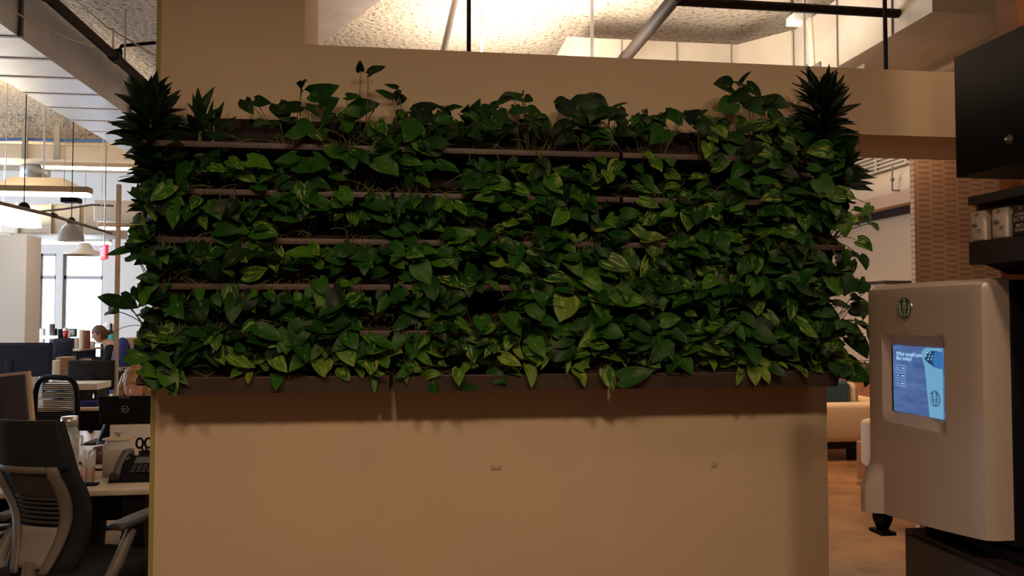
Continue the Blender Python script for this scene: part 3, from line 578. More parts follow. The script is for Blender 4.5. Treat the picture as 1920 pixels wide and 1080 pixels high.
# traced leaves: per crop (ox, oy, scale): (x0,y0,x1,y1,width ratio,kind)
T = {
(540,100,3.6): [(490,120,490,50,.6,'d'),(540,138,655,85,.38,'d'),(742,235,655,205,.32,'d'),(702,298,592,245,.38,'d'),(722,310,762,250,.6,'d'),(745,318,798,300,.8,'d'),(92,232,62,200,.9,'d'),(92,230,128,178,.8,'d'),(150,270,345,215,.5,'d'),(395,295,498,298,.45,'g'),(430,400,610,330,.6,'d'),(240,380,340,300,.8,'d'),(330,430,222,480,.8,'d'),(395,430,400,545,.75,'g'),(600,470,665,545,.7,'v'),(855,480,785,595,.8,'g'),(705,595,550,665,.62,'g'),(590,685,740,825,.78,'g'),(275,630,382,722,.6,'l'),(400,670,442,777,.75,'g'),(778,715,908,745,.55,'l'),(845,610,895,600,.9,'y'),(850,400,1025,350,.55,'d'),(870,380,1000,460,.7,'d'),(60,745,165,740,.8,'g'),(130,880,282,900,.55,'g'),(345,925,430,1030,.6,'l'),(290,990,432,1022,.45,'l'),(520,1000,690,1060,.6,'g'),(0,990,75,1060,.85,'g'),(745,1060,828,1050,.7,'g'),(860,850,955,900,.55,'l'),(905,760,1005,765,.55,'g'),(1010,740,1165,800,.5,'g'),(1180,920,1300,850,.75,'g'),(1290,840,1440,850,.5,'g'),(1230,400,1295,308,.55,'d'),(1290,440,1360,410,.85,'d'),(1368,385,1440,330,.6,'d'),(1180,400,1218,345,.4,'d'),(1075,385,1180,360,.3,'d'),(1050,380,1085,355,.5,'d'),(820,500,930,520,.6,'g'),(960,600,1095,610,.6,'g'),(900,640,1000,690,.5,'v'),(60,480,190,540,.6,'g'),(150,530,235,590,.45,'v'),(130,790,260,760,.5,'g'),(600,740,560,800,.6,'d'),(1000,990,985,1060,.6,'v'),(1060,1030,1105,1070,.6,'l'),(350,700,300,760,.6,'d'),(670,640,718,660,.7,'l')],
(600,440,3.375): [(240,150,335,200,.8,'g'),(375,100,358,188,.75,'g'),(335,245,440,242,.55,'g'),(460,150,535,215,.6,'l'),(555,110,655,130,.6,'v'),(655,100,748,112,.55,'l'),(722,150,852,175,.52,'l'),(622,175,702,312,.68,'g'),(515,255,625,285,.4,'g'),(825,95,910,85,.75,'v'),(918,105,1003,140,.7,'v'),(1095,150,1178,195,.6,'y'),(1195,180,1340,245,.45,'y'),(1310,140,1485,175,.5,'g'),(1320,90,1480,100,.35,'y'),(890,290,985,310,.75,'v'),(990,290,1030,365,.75,'g'),(465,400,562,365,.75,'g'),(650,350,690,480,.5,'g'),(560,420,690,520,.8,'g'),(760,455,925,460,.55,'g'),(545,530,460,605,.55,'g'),(665,555,752,510,.4,'l'),(870,540,955,610,.4,'l'),(1020,518,1020,608,.82,'g'),(1185,440,1310,425,.5,'g'),(1400,310,1395,442,.9,'g'),(1330,460,1400,548,.8,'v'),(1180,500,1272,632,.72,'g'),(700,600,792,600,.5,'g'),(165,620,232,725,.75,'g'),(290,635,342,715,.5,'v'),(150,705,212,832,.7,'y'),(400,710,525,745,.6,'y'),(390,760,430,845,.7,'l'),(22,795,20,895,.8,'y'),(140,845,182,922,.75,'y'),(310,795,322,892,.65,'v'),(240,830,268,908,.5,'y'),(338,840,347,1005,.32,'v'),(340,860,412,882,.4,'y'),(550,640,602,712,.6,'v'),(680,635,620,725,.32,'y'),(620,745,715,830,.45,'l'),(560,800,645,862,.6,'y'),(548,840,550,938,.35,'y'),(560,850,480,905,.5,'l'),(650,905,765,880,.55,'y'),(720,950,732,1008,.7,'g'),(982,650,970,812,.6,'v'),(1105,655,1040,782,.38,'v'),(1210,635,1178,735,.6,'v'),(1320,670,1352,802,.5,'v'),(1150,765,1275,825,.5,'y'),(1240,700,1282,785,.4,'y'),(880,850,882,955,.6,'y'),(930,815,908,872,.55,'y'),(1065,890,1182,942,.65,'g'),(890,945,1003,962,.4,'g'),(1315,820,1337,965,.45,'y'),(1430,720,1402,855,.3,'y'),(1200,860,1270,890,.5,'v'),(760,800,800,830,.5,'v'),(840,720,800,770,.5,'v'),(370,20,300,75,.6,'d'),(100,200,70,250,.8,'g'),(20,110,80,120,.7,'v'),(110,300,210,310,.45,'l'),(200,310,268,270,.35,'l'),(480,330,530,295,.25,'l')],
(1000,440,2.909): [(0,130,125,155,.55,'g'),(170,100,272,232,.5,'l'),(255,110,372,140,.6,'g'),(275,230,382,322,.6,'l'),(80,230,215,250,.5,'v'),(280,180,465,232,.32,'v'),(178,335,145,472,.9,'y'),(380,130,542,190,.55,'v'),(672,130,585,232,.65,'v'),(630,80,722,108,.45,'l'),(700,145,762,205,.5,'v'),(765,130,865,205,.5,'g'),(1000,0,1065,92,.75,'g'),(950,118,1078,132,.4,'g'),(915,170,1015,230,.8,'v'),(1208,110,1212,218,.62,'v'),(1420,115,1258,205,.6,'g'),(1370,240,1555,242,.45,'v'),(1440,130,1540,150,.6,'v'),(450,320,625,362,.52,'l'),(550,270,710,300,.5,'g'),(1100,285,1255,302,.38,'l'),(1010,365,1092,340,.85,'l'),(900,280,992,322,.6,'v'),(960,470,1085,520,.8,'g'),(360,505,495,550,.7,'g'),(150,515,255,542,.62,'g'),(338,535,245,612,.5,'y'),(330,600,415,612,.32,'v'),(200,665,312,650,.5,'y'),(182,660,178,762,.25,'y'),(250,690,305,725,.75,'y'),(230,735,285,825,.55,'y'),(470,790,655,738,.5,'g'),(640,690,692,722,.75,'v'),(390,735,435,855,.55,'v'),(770,660,870,762,.7,'g'),(970,680,987,742,.45,'y'),(1132,735,1108,825,.35,'y'),(1190,728,1214,825,.62,'y'),(1248,725,1287,812,.55,'y'),(1205,690,1128,695,.5,'y'),(1220,675,1312,732,.4,'y'),(1340,385,1535,410,.35,'d'),(1275,430,1372,532,.42,'v'),(1390,440,1492,485,.6,'v'),(1490,620,1550,655,.9,'l'),(1560,600,1695,612,.42,'y'),(1735,400,1835,430,.85,'d'),(1715,560,1832,672,.7,'d'),(1690,230,1772,310,.75,'g'),(1700,95,1802,132,.38,'d'),(1690,150,1752,195,.6,'d'),(1820,310,1857,345,.7,'d'),(1735,345,1802,352,.42,'d'),(1525,720,1582,752,.65,'v'),(1632,700,1662,772,.6,'g'),(1440,720,1502,782,.45,'v'),(540,595,655,605,.5,'g'),(655,450,765,505,.75,'g'),(550,470,655,560,.8,'d'),(838,420,892,440,.65,'v'),(0,190,70,380,.6,'d'),(0,370,45,475,.8,'g'),(380,380,480,370,.4,'d'),(700,330,800,400,.7,'d'),(760,300,860,390,.6,'v'),(930,330,1000,450,.5,'d'),(1130,440,1220,510,.6,'g'),(1530,420,1660,440,.6,'g'),(1210,510,1310,560,.6,'g'),(820,640,930,610,.4,'l'),(930,600,1080,660,.3,'v'),(860,540,920,580,.5,'l'),(1060,600,1150,560,.4,'g'),(660,600,750,650,.5,'d'),(1330,620,1420,640,.5,'d'),(40,460,130,500,.6,'g'),(60,620,20,720,.25,'y'),(600,20,720,10,.5,'v'),(1590,180,1700,210,.4,'d'),(1440,470,1560,560,.5,'v'),(1770,480,1840,520,.6,'g'),(1300,720,1390,770,.5,'g')],
(180,400,3): [(190,155,275,172,.6,'d'),(190,200,55,235,.35,'d'),(195,232,292,232,.75,'d'),(128,495,8,465,.62,'d'),(70,548,125,552,.7,'d'),(140,480,235,530,.7,'d'),(230,420,200,500,.6,'d'),(410,395,378,450,.5,'g'),(655,455,765,368,.65,'d'),(760,425,860,500,.7,'d'),(410,500,485,590,.8,'g'),(480,560,560,600,.6,'d'),(650,480,700,560,.6,'d'),(760,570,825,640,.65,'d'),(600,640,675,715,.75,'g'),(895,620,820,665,.75,'v'),(690,755,720,850,.5,'y'),(745,785,888,862,.45,'y'),(830,870,755,925,.55,'y'),(870,895,855,958,.42,'y'),(930,830,965,885,.5,'v'),(998,790,1075,892,.55,'y'),(1110,735,1122,812,.55,'v'),(1170,800,1085,890,.62,'l'),(1160,815,1240,832,.3,'l'),(1250,830,1285,922,.75,'y'),(1010,905,1012,998,.65,'g'),(400,875,450,1025,.55,'l'),(255,875,335,922,.6,'l'),(180,795,310,815,.5,'l'),(470,895,520,960,.4,'v'),(920,705,1060,735,.6,'v'),(1100,235,1225,275,.45,'l'),(1195,190,1255,232,.8,'v'),(1235,270,1280,310,.6,'l'),(700,170,735,225,.75,'g'),(870,190,940,215,.35,'l'),(955,190,995,285,.5,'v'),(830,345,968,305,.5,'v'),(590,290,690,230,.55,'g'),(1250,370,1282,455,.75,'g'),(800,225,850,270,.7,'v'),(890,90,1020,110,.7,'l'),(540,230,580,290,.5,'g'),(240,700,330,740,.6,'l'),(480,820,570,785,.5,'l'),(340,790,420,870,.4,'l'),(780,750,840,770,.5,'g'),(1040,560,1130,600,.6,'g'),(870,480,960,520,.6,'d'),(1150,500,1220,560,.5,'g'),(1195,640,1250,680,.5,'v')],
(340,180,3.858): [(1195,140,1197,272,.72,'g'),(870,250,740,290,.6,'g'),(900,240,1018,322,.42,'v'),(830,425,675,468,.45,'g'),(850,480,920,550,.8,'g'),(340,460,445,525,.5,'v'),(480,470,650,520,.6,'l'),(210,505,300,545,.5,'v'),(420,560,540,615,.55,'v'),(560,540,615,608,.75,'g'),(540,620,620,680,.7,'g'),(690,640,790,580,.5,'g'),(725,755,855,830,.62,'l'),(730,680,880,650,.5,'g'),(870,690,985,795,.65,'g'),(330,830,495,770,.6,'g'),(490,830,588,760,.5,'g'),(530,985,690,1000,.7,'v'),(90,815,25,900,.8,'g'),(1250,845,1262,942,.7,'l'),(240,380,270,430,.8,'d'),(310,370,330,400,.8,'d'),(460,30,520,120,.6,'d'),(530,30,650,50,.6,'d'),(700,60,780,180,.7,'d'),(670,560,560,620,.5,'g'),(960,440,1080,540,.5,'g'),(1080,560,1200,600,.4,'g'),(160,880,180,960,.5,'v'),(990,840,1090,870,.5,'d'),(450,900,540,940,.4,'d'),(640,820,700,880,.6,'d')],
(700,240,3.858): [(168,95,195,28,.42,'l'),(150,130,120,195,.6,'g'),(70,190,172,348,.7,'v'),(10,165,150,95,.6,'g'),(340,150,270,115,.75,'y'),(215,250,358,252,.52,'l'),(330,290,458,280,.45,'g'),(465,265,625,320,.42,'g'),(780,370,650,440,.62,'g'),(910,400,795,480,.6,'g'),(790,370,925,368,.5,'g'),(800,300,900,280,.5,'g'),(1120,330,1240,290,.7,'v'),(1005,430,1135,480,.65,'v'),(1140,420,1285,480,.6,'g'),(1275,370,1372,472,.72,'v'),(10,560,130,682,.78,'g'),(170,580,270,615,.6,'g'),(502,510,452,585,.55,'l'),(475,575,572,605,.52,'g'),(590,600,652,685,.75,'v'),(368,680,525,742,.45,'l'),(535,760,765,760,.35,'l'),(75,715,222,775,.52,'g'),(210,700,338,745,.52,'g'),(212,805,328,805,.65,'g'),(930,595,990,535,.7,'l'),(1045,590,1115,570,.7,'v'),(955,665,1055,690,.7,'v'),(1055,650,1148,655,.52,'v'),(965,840,1080,850,.6,'l'),(878,740,945,730,.7,'v'),(765,620,815,660,.8,'g'),(740,590,690,640,.8,'g'),(900,830,945,820,.8,'v'),(1190,570,1290,630,.65,'g'),(1010,760,1080,740,.5,'g'),(850,270,1000,300,.5,'d'),(1260,530,1389,550,.6,'g'),(820,540,920,640,.4,'d')],
(1000,220,3.858): [(425,110,555,145,.65,'d'),(285,140,165,190,.6,'d'),(440,175,612,188,.42,'d'),(595,100,742,112,.5,'d'),(942,85,850,185,.7,'g'),(865,300,932,392,.6,'y'),(800,260,875,290,.6,'y'),(1285,5,1287,82,.85,'y'),(1310,95,1389,122,.85,'y'),(1255,190,1245,298,.55,'y'),(540,405,540,478,.9,'y'),(725,490,935,540,.45,'v'),(205,405,332,430,.62,'g'),(770,590,915,650,.55,'v'),(875,680,795,775,.65,'v'),(640,700,790,695,.55,'g'),(270,670,395,750,.75,'g'),(385,555,420,722,.55,'g'),(100,600,262,672,.5,'g'),(40,640,132,712,.7,'g'),(160,765,290,725,.5,'g'),(430,800,605,780,.42,'v'),(570,865,725,840,.55,'g'),(725,800,870,895,.45,'v'),(1085,620,1185,705,.85,'g'),(1230,640,1352,740,.7,'v'),(1235,540,1372,560,.5,'g'),(1130,690,1122,815,.75,'v'),(975,400,1065,445,.8,'v'),(960,500,1065,500,.65,'v'),(1145,430,1245,432,.65,'v'),(1185,510,1265,462,.4,'l'),(1255,850,1389,975,.65,'l'),(180,850,310,980,.6,'g'),(740,350,790,410,.6,'g'),(470,290,525,330,.7,'l'),(380,350,450,400,.6,'l'),(590,400,680,430,.5,'g'),(990,300,1010,355,.7,'l'),(430,490,440,520,.9,'y'),(430,620,560,640,.7,'d'),(1060,530,1150,590,.6,'d')],
(1260,280,3.6): [(400,200,555,300,.5,'g'),(735,300,605,345,.65,'v'),(450,330,392,420,.65,'l'),(680,380,570,450,.5,'g'),(590,430,725,450,.3,'g'),(705,400,842,455,.55,'g'),(825,430,905,455,.62,'v'),(560,210,725,215,.42,'g'),(650,145,785,245,.42,'g'),(990,200,1090,330,.75,'g'),(1090,300,1245,330,.75,'v'),(950,400,1085,460,.55,'v'),(745,540,885,572,.8,'v'),(560,555,650,600,.65,'g'),(665,550,745,575,.6,'l'),(240,575,382,685,.72,'v'),(235,720,398,745,.42,'g'),(400,610,522,590,.5,'y'),(215,290,345,320,.5,'g'),(940,470,1020,560,.5,'g'),(860,200,960,280,.5,'d'),(770,280,860,340,.6,'d'),(420,440,530,480,.6,'d'),(650,480,730,520,.5,'d'),(510,100,400,200,.5,'g'),(1230,400,1330,430,.35,'g'),(1300,430,1330,500,.5,'g'),(1340,500,1395,550,.4,'g'),(1290,470,1230,490,.35,'y'),(1000,690,930,700,.6,'d'),(680,700,820,800,.5,'g')],
(1280,100,3.6): [(330,225,218,200,.7,'d'),(385,212,465,120,.22,'d'),(392,212,330,185,.32,'d'),(440,270,305,310,.5,'d'),(430,210,535,295,.6,'d'),(525,330,640,285,.65,'d'),(560,340,725,360,.7,'d'),(335,330,230,385,.75,'g'),(205,430,170,500,.8,'y'),(220,500,298,565,.85,'y'),(172,610,152,712,.5,'y'),(200,560,240,600,.7,'y'),(500,650,615,700,.8,'v'),(690,570,778,692,.55,'v'),(520,550,605,605,.65,'v'),(700,480,765,500,.5,'d'),(115,420,170,380,.5,'g'),(5,400,60,480,.5,'d'),(560,500,670,430,.45,'v'),(370,480,450,470,.5,'l'),(320,560,470,620,.6,'d'),(200,770,330,720,.5,'v'),(440,340,560,420,.8,'d'),(600,400,710,470,.6,'d'),(400,300,460,360,.7,'d')],
(900,100,3.6): [(230,295,152,275,.38,'d'),(280,300,100,340,.42,'d'),(288,300,290,248,.5,'d'),(300,300,358,320,.65,'d'),(325,370,418,412,.6,'d'),(60,385,130,360,.42,'d'),(575,340,498,330,.6,'d'),(545,340,700,440,.5,'d'),(640,360,870,370,.62,'d'),(880,380,1005,330,.15,'d'),(925,375,925,470,.6,'d'),(1075,420,1000,455,.35,'d'),(1080,430,1175,450,.55,'d'),(1180,500,1290,370,.3,'d'),(1250,400,1370,480,.7,'d'),(1400,400,1440,440,.5,'d'),(0,370,65,450,.7,'d'),(240,350,278,400,.6,'d'),(700,330,880,430,.7,'d'),(640,380,690,470,.7,'d'),(1110,385,1130,420,.4,'d'),(110,420,220,470,.6,'g'),(20,480,150,500,.6,'g')],
}
KT = {'d': (.17, .15), 'g': (.34, .22), 'l': (.56, .36), 'y': (.68, .85), 'v': (.42, .80)}
traced = []
for (ox, oy, sc), L_ in T.items():
    for x0, y0, x1, y1, wr_, k in L_: traced.append((ox+x0/sc, oy+y0/sc, ox+x1/sc, oy+y1/sc, wr_, k))
# plants: a pot every ~24 cm in each row
plants = []
for r in range(6):
    n = 12; x0, x1 = -.93, 1.75
    for k in range(n):
        x = x0+(x1-x0)*k/(n-1)
        plants.append(dict(r=r, k=k, x=x+R.uniform(-.02, .02), z=rimz[r]+.015, lv=[], n=n))
def owner(px, py):
    row = 5
    for r in range(6):
        sl = proj((0, FVY, rimz[r]))[1]
        if py < rimy[r]+14: row = r; break
    x = P(px, py, 3.1).x; c = [p for p in plants if p['r'] == row and not (row == 0 and p['k'] in (0, 1, 11))]
    return min(c, key=lambda p: abs(p['x']-x))
for x0, y0, x1, y1, wr_, k in traced:
    own = owner(x0, min(y0, y1)+.3*abs(y1-y0))
    up = y0 < 230; front = 3.10+R.uniform(-.03, .03)
    if k == 'd' and not up: front = 3.15
    if up: front = 3.2+R.uniform(-.03, .05)
    a = P(x0, y0, front+.03); c = P(x1, y1, front-.015)
    nr = Vector((R.uniform(-.3, .3), -1, R.uniform(.0, .5)))
    own['lv'].append((a, c, nr, wr_*R.uniform(1.0, 1.12), k, True))
# keep-clear windows in front of visible rims and shaded gaps (where the photo shows bare tray)
CLEAR = [(385,258,542,290),(372,345,520,372),(845,272,1310,300),(600,348,735,366),(742,352,860,372),(515,438,735,458),(740,445,815,455),(455,524,735,545),(700,612,745,632),(350,700,1560,735),(800,295,860,350),(880,560,930,600),(440,280,560,300),(1530,448,1600,470),(1180,290,1260,330),(300,430,400,455),(1130,370,1200,395),(300,525,440,545),(1190,440,1220,470),(1000,280,1060,300)]
dens = [[0,0,.35,.5,1,1,.55,.55,.7,.45,1.1,1.1],[.9,.7,.6,.8,1.1,1.0,.6,.9,.55,.9,1.3,1.2],[1,.85,.85,.9,.8,.7,.9,.9,1,1.2,1.3,1.1],[1,.85,.85,.8,.6,.8,.8,1,1.1,1.3,1.3,1.0],[1.1,1,1.1,.9,.7,.8,.7,1,1.2,1.3,1.3,1.2],[1.1,.8,.9,.9,.9,1,1.1,1.1,1.1,1,1,1.1]]
for p in plants:
    dn = dens[p['r']][p['k']]; n = int(36*dn); tries = 0; got = 0
    while got < n and tries < 400:
        tries += 1
        ang = R.uniform(0, 2*pi); x = p['x']+R.gauss(0, .085); z = p['z']+R.uniform(-.085, .12) if p['r'] else p['z']+R.uniform(-.08, .15)
        if p['r'] == 5: z = p['z']+R.uniform(-.035, .13)
        y = 3.19+R.uniform(-.06, .07)
        if z < p['z']+.02: y = 3.10+R.uniform(-.03, .03)
        L_ = R.choice((.045, .06, .07, .085, .10))*R.uniform(.9, 1.1)
        a = Vector((x, y+.02, z)); dr = Vector((R.gauss(0, .7), R.uniform(-.6, -.1), R.uniform(-1, .35))).normalized(); c = a+dr*L_
        q = proj((a+c)/2); e = L_*230
        if any(u0-e < q[0] < u1+e and v0-e < q[1] < v1+e*.6 for u0, v0, u1, v1 in CLEAR): continue
        if q[0] < 264 or q[0] > 1592 and R.random() < .6: continue
        if q[0] < 285 and q[1] > 672: continue
        g = R.random(); 
        if p['r'] == 5: k = 'y' if g < .35 else 'v' if g < .6 else 'g' if g < .85 else 'd'
        elif p['r'] == 0: k = 'd' if g < .6 else 'g' if g < .93 else 'v'
        else: k = 'd' if g < .42 else 'g' if g < .78 else 'v' if g < .92 else 'l'
        if p['k'] < 2 and g < .8: k = 'd'
        p['lv'].append((a, c, Vector((R.uniform(-.5, .5), -1, R.uniform(.1, 1.1))), R.uniform(.55, .8), k, False)); got += 1
ordn = ['first', 'second', 'third', 'fourth', 'fifth', 'sixth', 'seventh', 'eighth', 'ninth', 'tenth', 'eleventh', 'twelfth']
for p in plants:
    if not p['lv']: continue
    b = newleafmb(); st = MB(); root = Vector((p['x'], 3.235, p['z']+.002)); ny = 0
    crown = root+Vector((0, -.02, .035))
    for a, c, nr, wr_, k, tr in p['lv']:
        ti, va = KT[k]; ti = min(1, max(0, ti+R.uniform(-.12, .12)))
        leaf(b, a, c, nr, wr_, ti, va, droop=R.uniform(.05, .3)); ny += k in 'yl'
        o0 = root+Vector((max(-.07, min(.07, (a.x-root.x)*.5))+R.uniform(-.015, .015), R.uniform(-.02, .02), 0))
        petiole(st, o0, a+Vector((0, .002, 0)), sag=0 if a.z > root.z else -.01)
    # a few bare runners with aerial roots along the soil
    for q in range(3):
        a = root+Vector((R.uniform(-.08, .08), -.03, 0)); c = a+Vector((R.uniform(-.12, .12), -.05, R.uniform(-.06, .05)))
        petiole(st, a, c, r=.0015)
    fr = ny/len(p['lv'])
    look = 'lime and yellow-green pothos' if fr > .45 else 'variegated green and lime pothos' if fr > .22 else 'dense glossy dark green pothos' if len(p['lv']) > 32 else 'green pothos'
    if len(p['lv']) < 16: look = 'sparse leggy green pothos'
    pos = ('%s from the left end' % ordn[p['k']]) if p['k'] < 6 else ('%s from the right end' % ordn[11-p['k']])
    t = thing('pothos_plant', root, '%s in the %s, %s' % (look, rown[p['r']], pos), 'plant', 'pothos plants in the planter trays')
    b.build('foliage', M_leaf, t); st.build('stem', M_stem, t)
# dracaenas
def dracaena(px, py, h, wd, n, label, y=3.2, tint=.04, lenr=(.09, .15), name='dracaena_plant', wr_=.2, up=.5):
    base = P(px, py, y); t = thing(name, base, label, 'plant'); b = newleafmb(); st = MB()
    for i in range(n):
        f = i/max(1, n-1); a = i*2.4+R.uniform(-.2, .2); z = f*h; el = -.1+1.25*f**1.3*up*2; L_ = R.uniform(*lenr)*(1-.15*f)*wd
        o0 = base+Vector((0, 0, z)); dr = Vector((cos(a)*cos(el), sin(a)*cos(el)*.7-.12, sin(el))).normalized()
        tip = o0+dr*L_
        if tip.y > WV-.05: tip.y = WV-.05
        leaf(b, o0+dr*.006, tip, Vector((R.uniform(-.4, .4), -1.0, .45)), wr_*1.45, tint+R.uniform(0, .08), 0, strap=True, droop=R.uniform(.1, .45))
    st.tube([base-Vector((0, 0, .06)), base+Vector((0, 0, h))], [.009, .006], 8)
    b.build('foliage', M_leaf, t); st.build('stem', M_stem, t); return t
dracaena(283, 275, .17, 1.15, 74, 'dense dark dracaena rising at the top left corner', tint=.0, wr_=.2)
dracaena(300, 340, .12, 1.05, 44, 'dark drooping dracaena in second row at the left end', tint=.0, up=.25, wr_=.2)
dracaena(375, 250, .03, 1.15, 10, 'broad strap-leaved plant in top left tray beside the dracaena', tint=.12, lenr=(.12, .17), name='strap_leaf_plant', wr_=.19, up=.62)
dracaena(400, 252, .03, .9, 7, 'small strap-leaved plant with pointed leaves left of the leggy pothos', tint=.14, lenr=(.12, .17), name='strap_leaf_plant', wr_=.15, up=.6)
dracaena(1537, 268, .20, 1.32, 96, 'tall near-black pineapple-like dracaena at the top right corner', tint=-.04, wr_=.15, up=.46)
dracaena(1572, 345, .09, 1.1, 50, 'dark dracaena sticking out beside the right edge, second row', tint=-.04, wr_=.19, up=.35)
dracaena(270, 395, .05, .6, 16, 'small dark dracaena in the third row at the left end', tint=.02, wr_=.24, up=.3)
# ------------------------------------------------------------------ drinks corner at the right
X0 = 1.5
def fx(px, py): return Px(px, py, X0)
yN, yF = fx(1845, 600).y, fx(1624, 600).y
zT, zB = fx(1650, 534).z, .93
M_shell = mat('silver_taupe_shell', (.47, .405, .37), .38, .1, spec=.5)
t = thing('drinks_machine', (1.62, (yN+yF)/2, zB), 'grey drinks machine with a blue touch screen on the dark counter', 'machine')
# front shell: bulged surface facing left, bottom edge dips toward viewer, with a screen recess
sy0, sy1 = fx(1765, 700).y, fx(1672, 700).y; sz1 = fx(1671, 647).z; sz0 = fx(1671, 769).z
zb_near = fx(1845, 1012).z; zb_far = fx(1650, 962).z
us = [0, .02, .06, .12]+[.12+(.88-.12)*k/26 for k in range(1, 26)]+[.88, .94, .98, 1]
m_ = .034
ya, yb2, za, zb3 = sy0-m_, sy1+m_, sz0-m_, sz1+m_
ys = sorted(set([yN+(yF-yN)*u for u in us]+[ya, yb2, sy0, sy1])); zs_n = 44
def zval(j, y):
    f = (y-yN)/(yF-yN); lo = zb_near+(zb_far-zb_near)*f; hi = zT
    zz = sorted([lo+(hi-lo)*k/(zs_n-1) for k in range(zs_n)])
    # snap the nearest rows to the recess edges
    for e in (za, sz0, sz1, zb3):
        i = min(range(1, zs_n-1), key=lambda q: abs(zz[q]-e)); zz[i] = e
    return sorted(zz)[j]
def shx(y, z):
    f = (y-yN)/(yF-yN); g = (z-zB)/(zT-zB)
    e = .0
    d = min(y-yN, yF-y); 
    if d < .022: e += (1-sqrt(max(0, 1-(1-d/.022)**2)))*.022
    if zT-z < .03: e += (1-sqrt(max(0, 1-(1-(zT-z)/.03)**2)))*.03
    x = X0-.02*sin(pi*max(0, min(1, f)))+e
    x += .035*max(0, .45-g)**1.3*0
    # recess
    iny = min(y-ya, yb2-y); inz = min(z-za, zb3-z); k = min(iny, inz)
    if k >= 0: x += .026*min(1, k/(m_*.98))
    # dispenser bulge at the lower far corner
    cy, cz = yF-.05, zb_far+.0
    if z < zb_far+.155:
        q = (y-cy)/.052; h = (zb_far+.155-z)/.155
        if abs(q) < 1: x -= .05*(1-q*q)*min(1, h*2.2)**.5
    return x
b = MB(); b.smooth = True; ny_ = len(ys)
b.add([(shx(y, zval(j, y)), y, zval(j, y)) for y in ys for j in range(zs_n)]+[(X0+.074, y, zval(j, y)) for y in ys for j in range(zs_n)],
      [(i*zs_n+j, i*zs_n+j+1, (i+1)*zs_n+j+1, (i+1)*zs_n+j) for i in range(ny_-1) for j in range(zs_n-1)]
      + [(i*zs_n, (i+1)*zs_n, ny_*zs_n+(i+1)*zs_n, ny_*zs_n+i*zs_n) for i in range(ny_-1)]
      + [(i*zs_n+zs_n-1, (i+1)*zs_n+zs_n-1, ny_*zs_n+(i+1)*zs_n+zs_n-1, ny_*zs_n+i*zs_n+zs_n-1) for i in range(ny_-1)]
      + [(j, j+1, ny_*zs_n+j+1, ny_*zs_n+j) for j in range(zs_n-1)]
      + [((ny_-1)*zs_n+j, (ny_-1)*zs_n+j+1, ny_*zs_n+(ny_-1)*zs_n+j+1, ny_*zs_n+(ny_-1)*zs_n+j) for j in range(zs_n-1)], True)
sh_o = b.build('front_shell', M_shell, t); sh_o.data.set_sharp_from_angle(angle=radians(34))
MB().rbox(X0+.075, 2.0, yN-.0, yF-.01, zb_far+.02, zT-.004, .008).build('machine_body', M_black, t)
sx = X0+.006
screen_o = MB().box(sx-.001, sx+.012, sy0, sy1, sz0, sz1).build('screen', M_screen, t)
MB().box(sx-.0015, sx+.010, sy1, sy1+.006, sz0, sz1).build('screen_edge_line', M_black, t)  # dark line along the screen's far edge
# frame mapping for things drawn on the left-facing front: local x -> +away(right in the photo is nearer: -y), local y -> z, local z -> -x
def FM(y, z, x): return Matrix.Translation((x, y, z)) @ Matrix(((0, 0, -1, 0), (-1, 0, 0, 0), (0, 1, 0, 0), (0, 0, 0, 1)))
scr = screen_o
M_txt = mat('screen_text', (.1, .2, .3), .5, emit=(.30, .52, .75), es=1)
M_cup = mat('screen_cup', (.1, .2, .3), .5, emit=(.13, .34, .52), es=1)
M_cupd = mat('screen_cup_dark', (.01, .02, .05), .5, emit=(.015, .05, .13), es=1)
M_cupb = mat('screen_cup_blue', (.01, .02, .05), .5, emit=(.03, .16, .42), es=1)
M_btn = mat('screen_button', (.02, .04, .1), .5, emit=(.09, .20, .42), es=1)
sw, sh = sy1-sy0, sz1-sz0
def S2(u, v): return (sy1-u*sw, sz0+v*sh)     # u right, v up over the screen
y_, z_ = S2(.08, .875); textmesh('What would you', .0215*sh/.24, 'screen_text', M_txt, scr, FM(y_, z_, sx-.0022), align='LEFT')
y_, z_ = S2(.08, .81); textmesh('like today?', .0215*sh/.24, 'screen_text', M_txt, scr, FM(y_, z_, sx-.0022), align='LEFT')
def flat(poly, name, m, d=.002, par=None):
    b = MB(); b.prism([(sx-d, *S2(u, v)) for u, v in poly], (.0006, 0, 0)); return b.build(name, m, par or scr)
for k, vv_ in enumerate((.66, .545, .43)):
    for (u0, v0, u1, v1) in ((.05, vv_-.04, .28, vv_-.034), (.05, vv_+.04, .28, vv_+.046), (.274, vv_-.04, .28, vv_+.046), (.05, vv_-.04, .056, vv_+.046), (.2-.02*k, vv_-.008, .25, vv_+.008), (.08, vv_-.006, .12, vv_+.006)):
        flat([(u0, v0), (u1, v0), (u1, v1), (u0, v1)], 'menu_button', M_txt if v1-v0 < .03 else M_btn)
flat([(.74, .004), (.70, .35), (.66, .70), (.62, .82), (.60, .90), (.64, .97), (.72, .996), (.80, .99), (.998, .995), (.998, .004)], 'cup_picture', M_cup, .0015)
flat([(.66, .83), (.70, .90), (.80, .95), (.9, .95), (.998, .93), (.998, .70), (.86, .72), (.74, .77)], 'coffee_picture', M_cupd, .0022)
flat([(.82, .80), (.86, .93), (.998, .95), (.998, .70), (.86, .73)], 'coffee_picture', M_cupb, .0028)
b = MB()
for k in range(7): b.prism([(sx-.003, *S2(.68+.02*k+dx, .86+.05*sin(k*2.1)+dy)) for dx, dy in ((0, 0), (.03, .01), (.02, .03))], (.0006, 0, 0))
b.build('foam_picture', M_txt, scr)
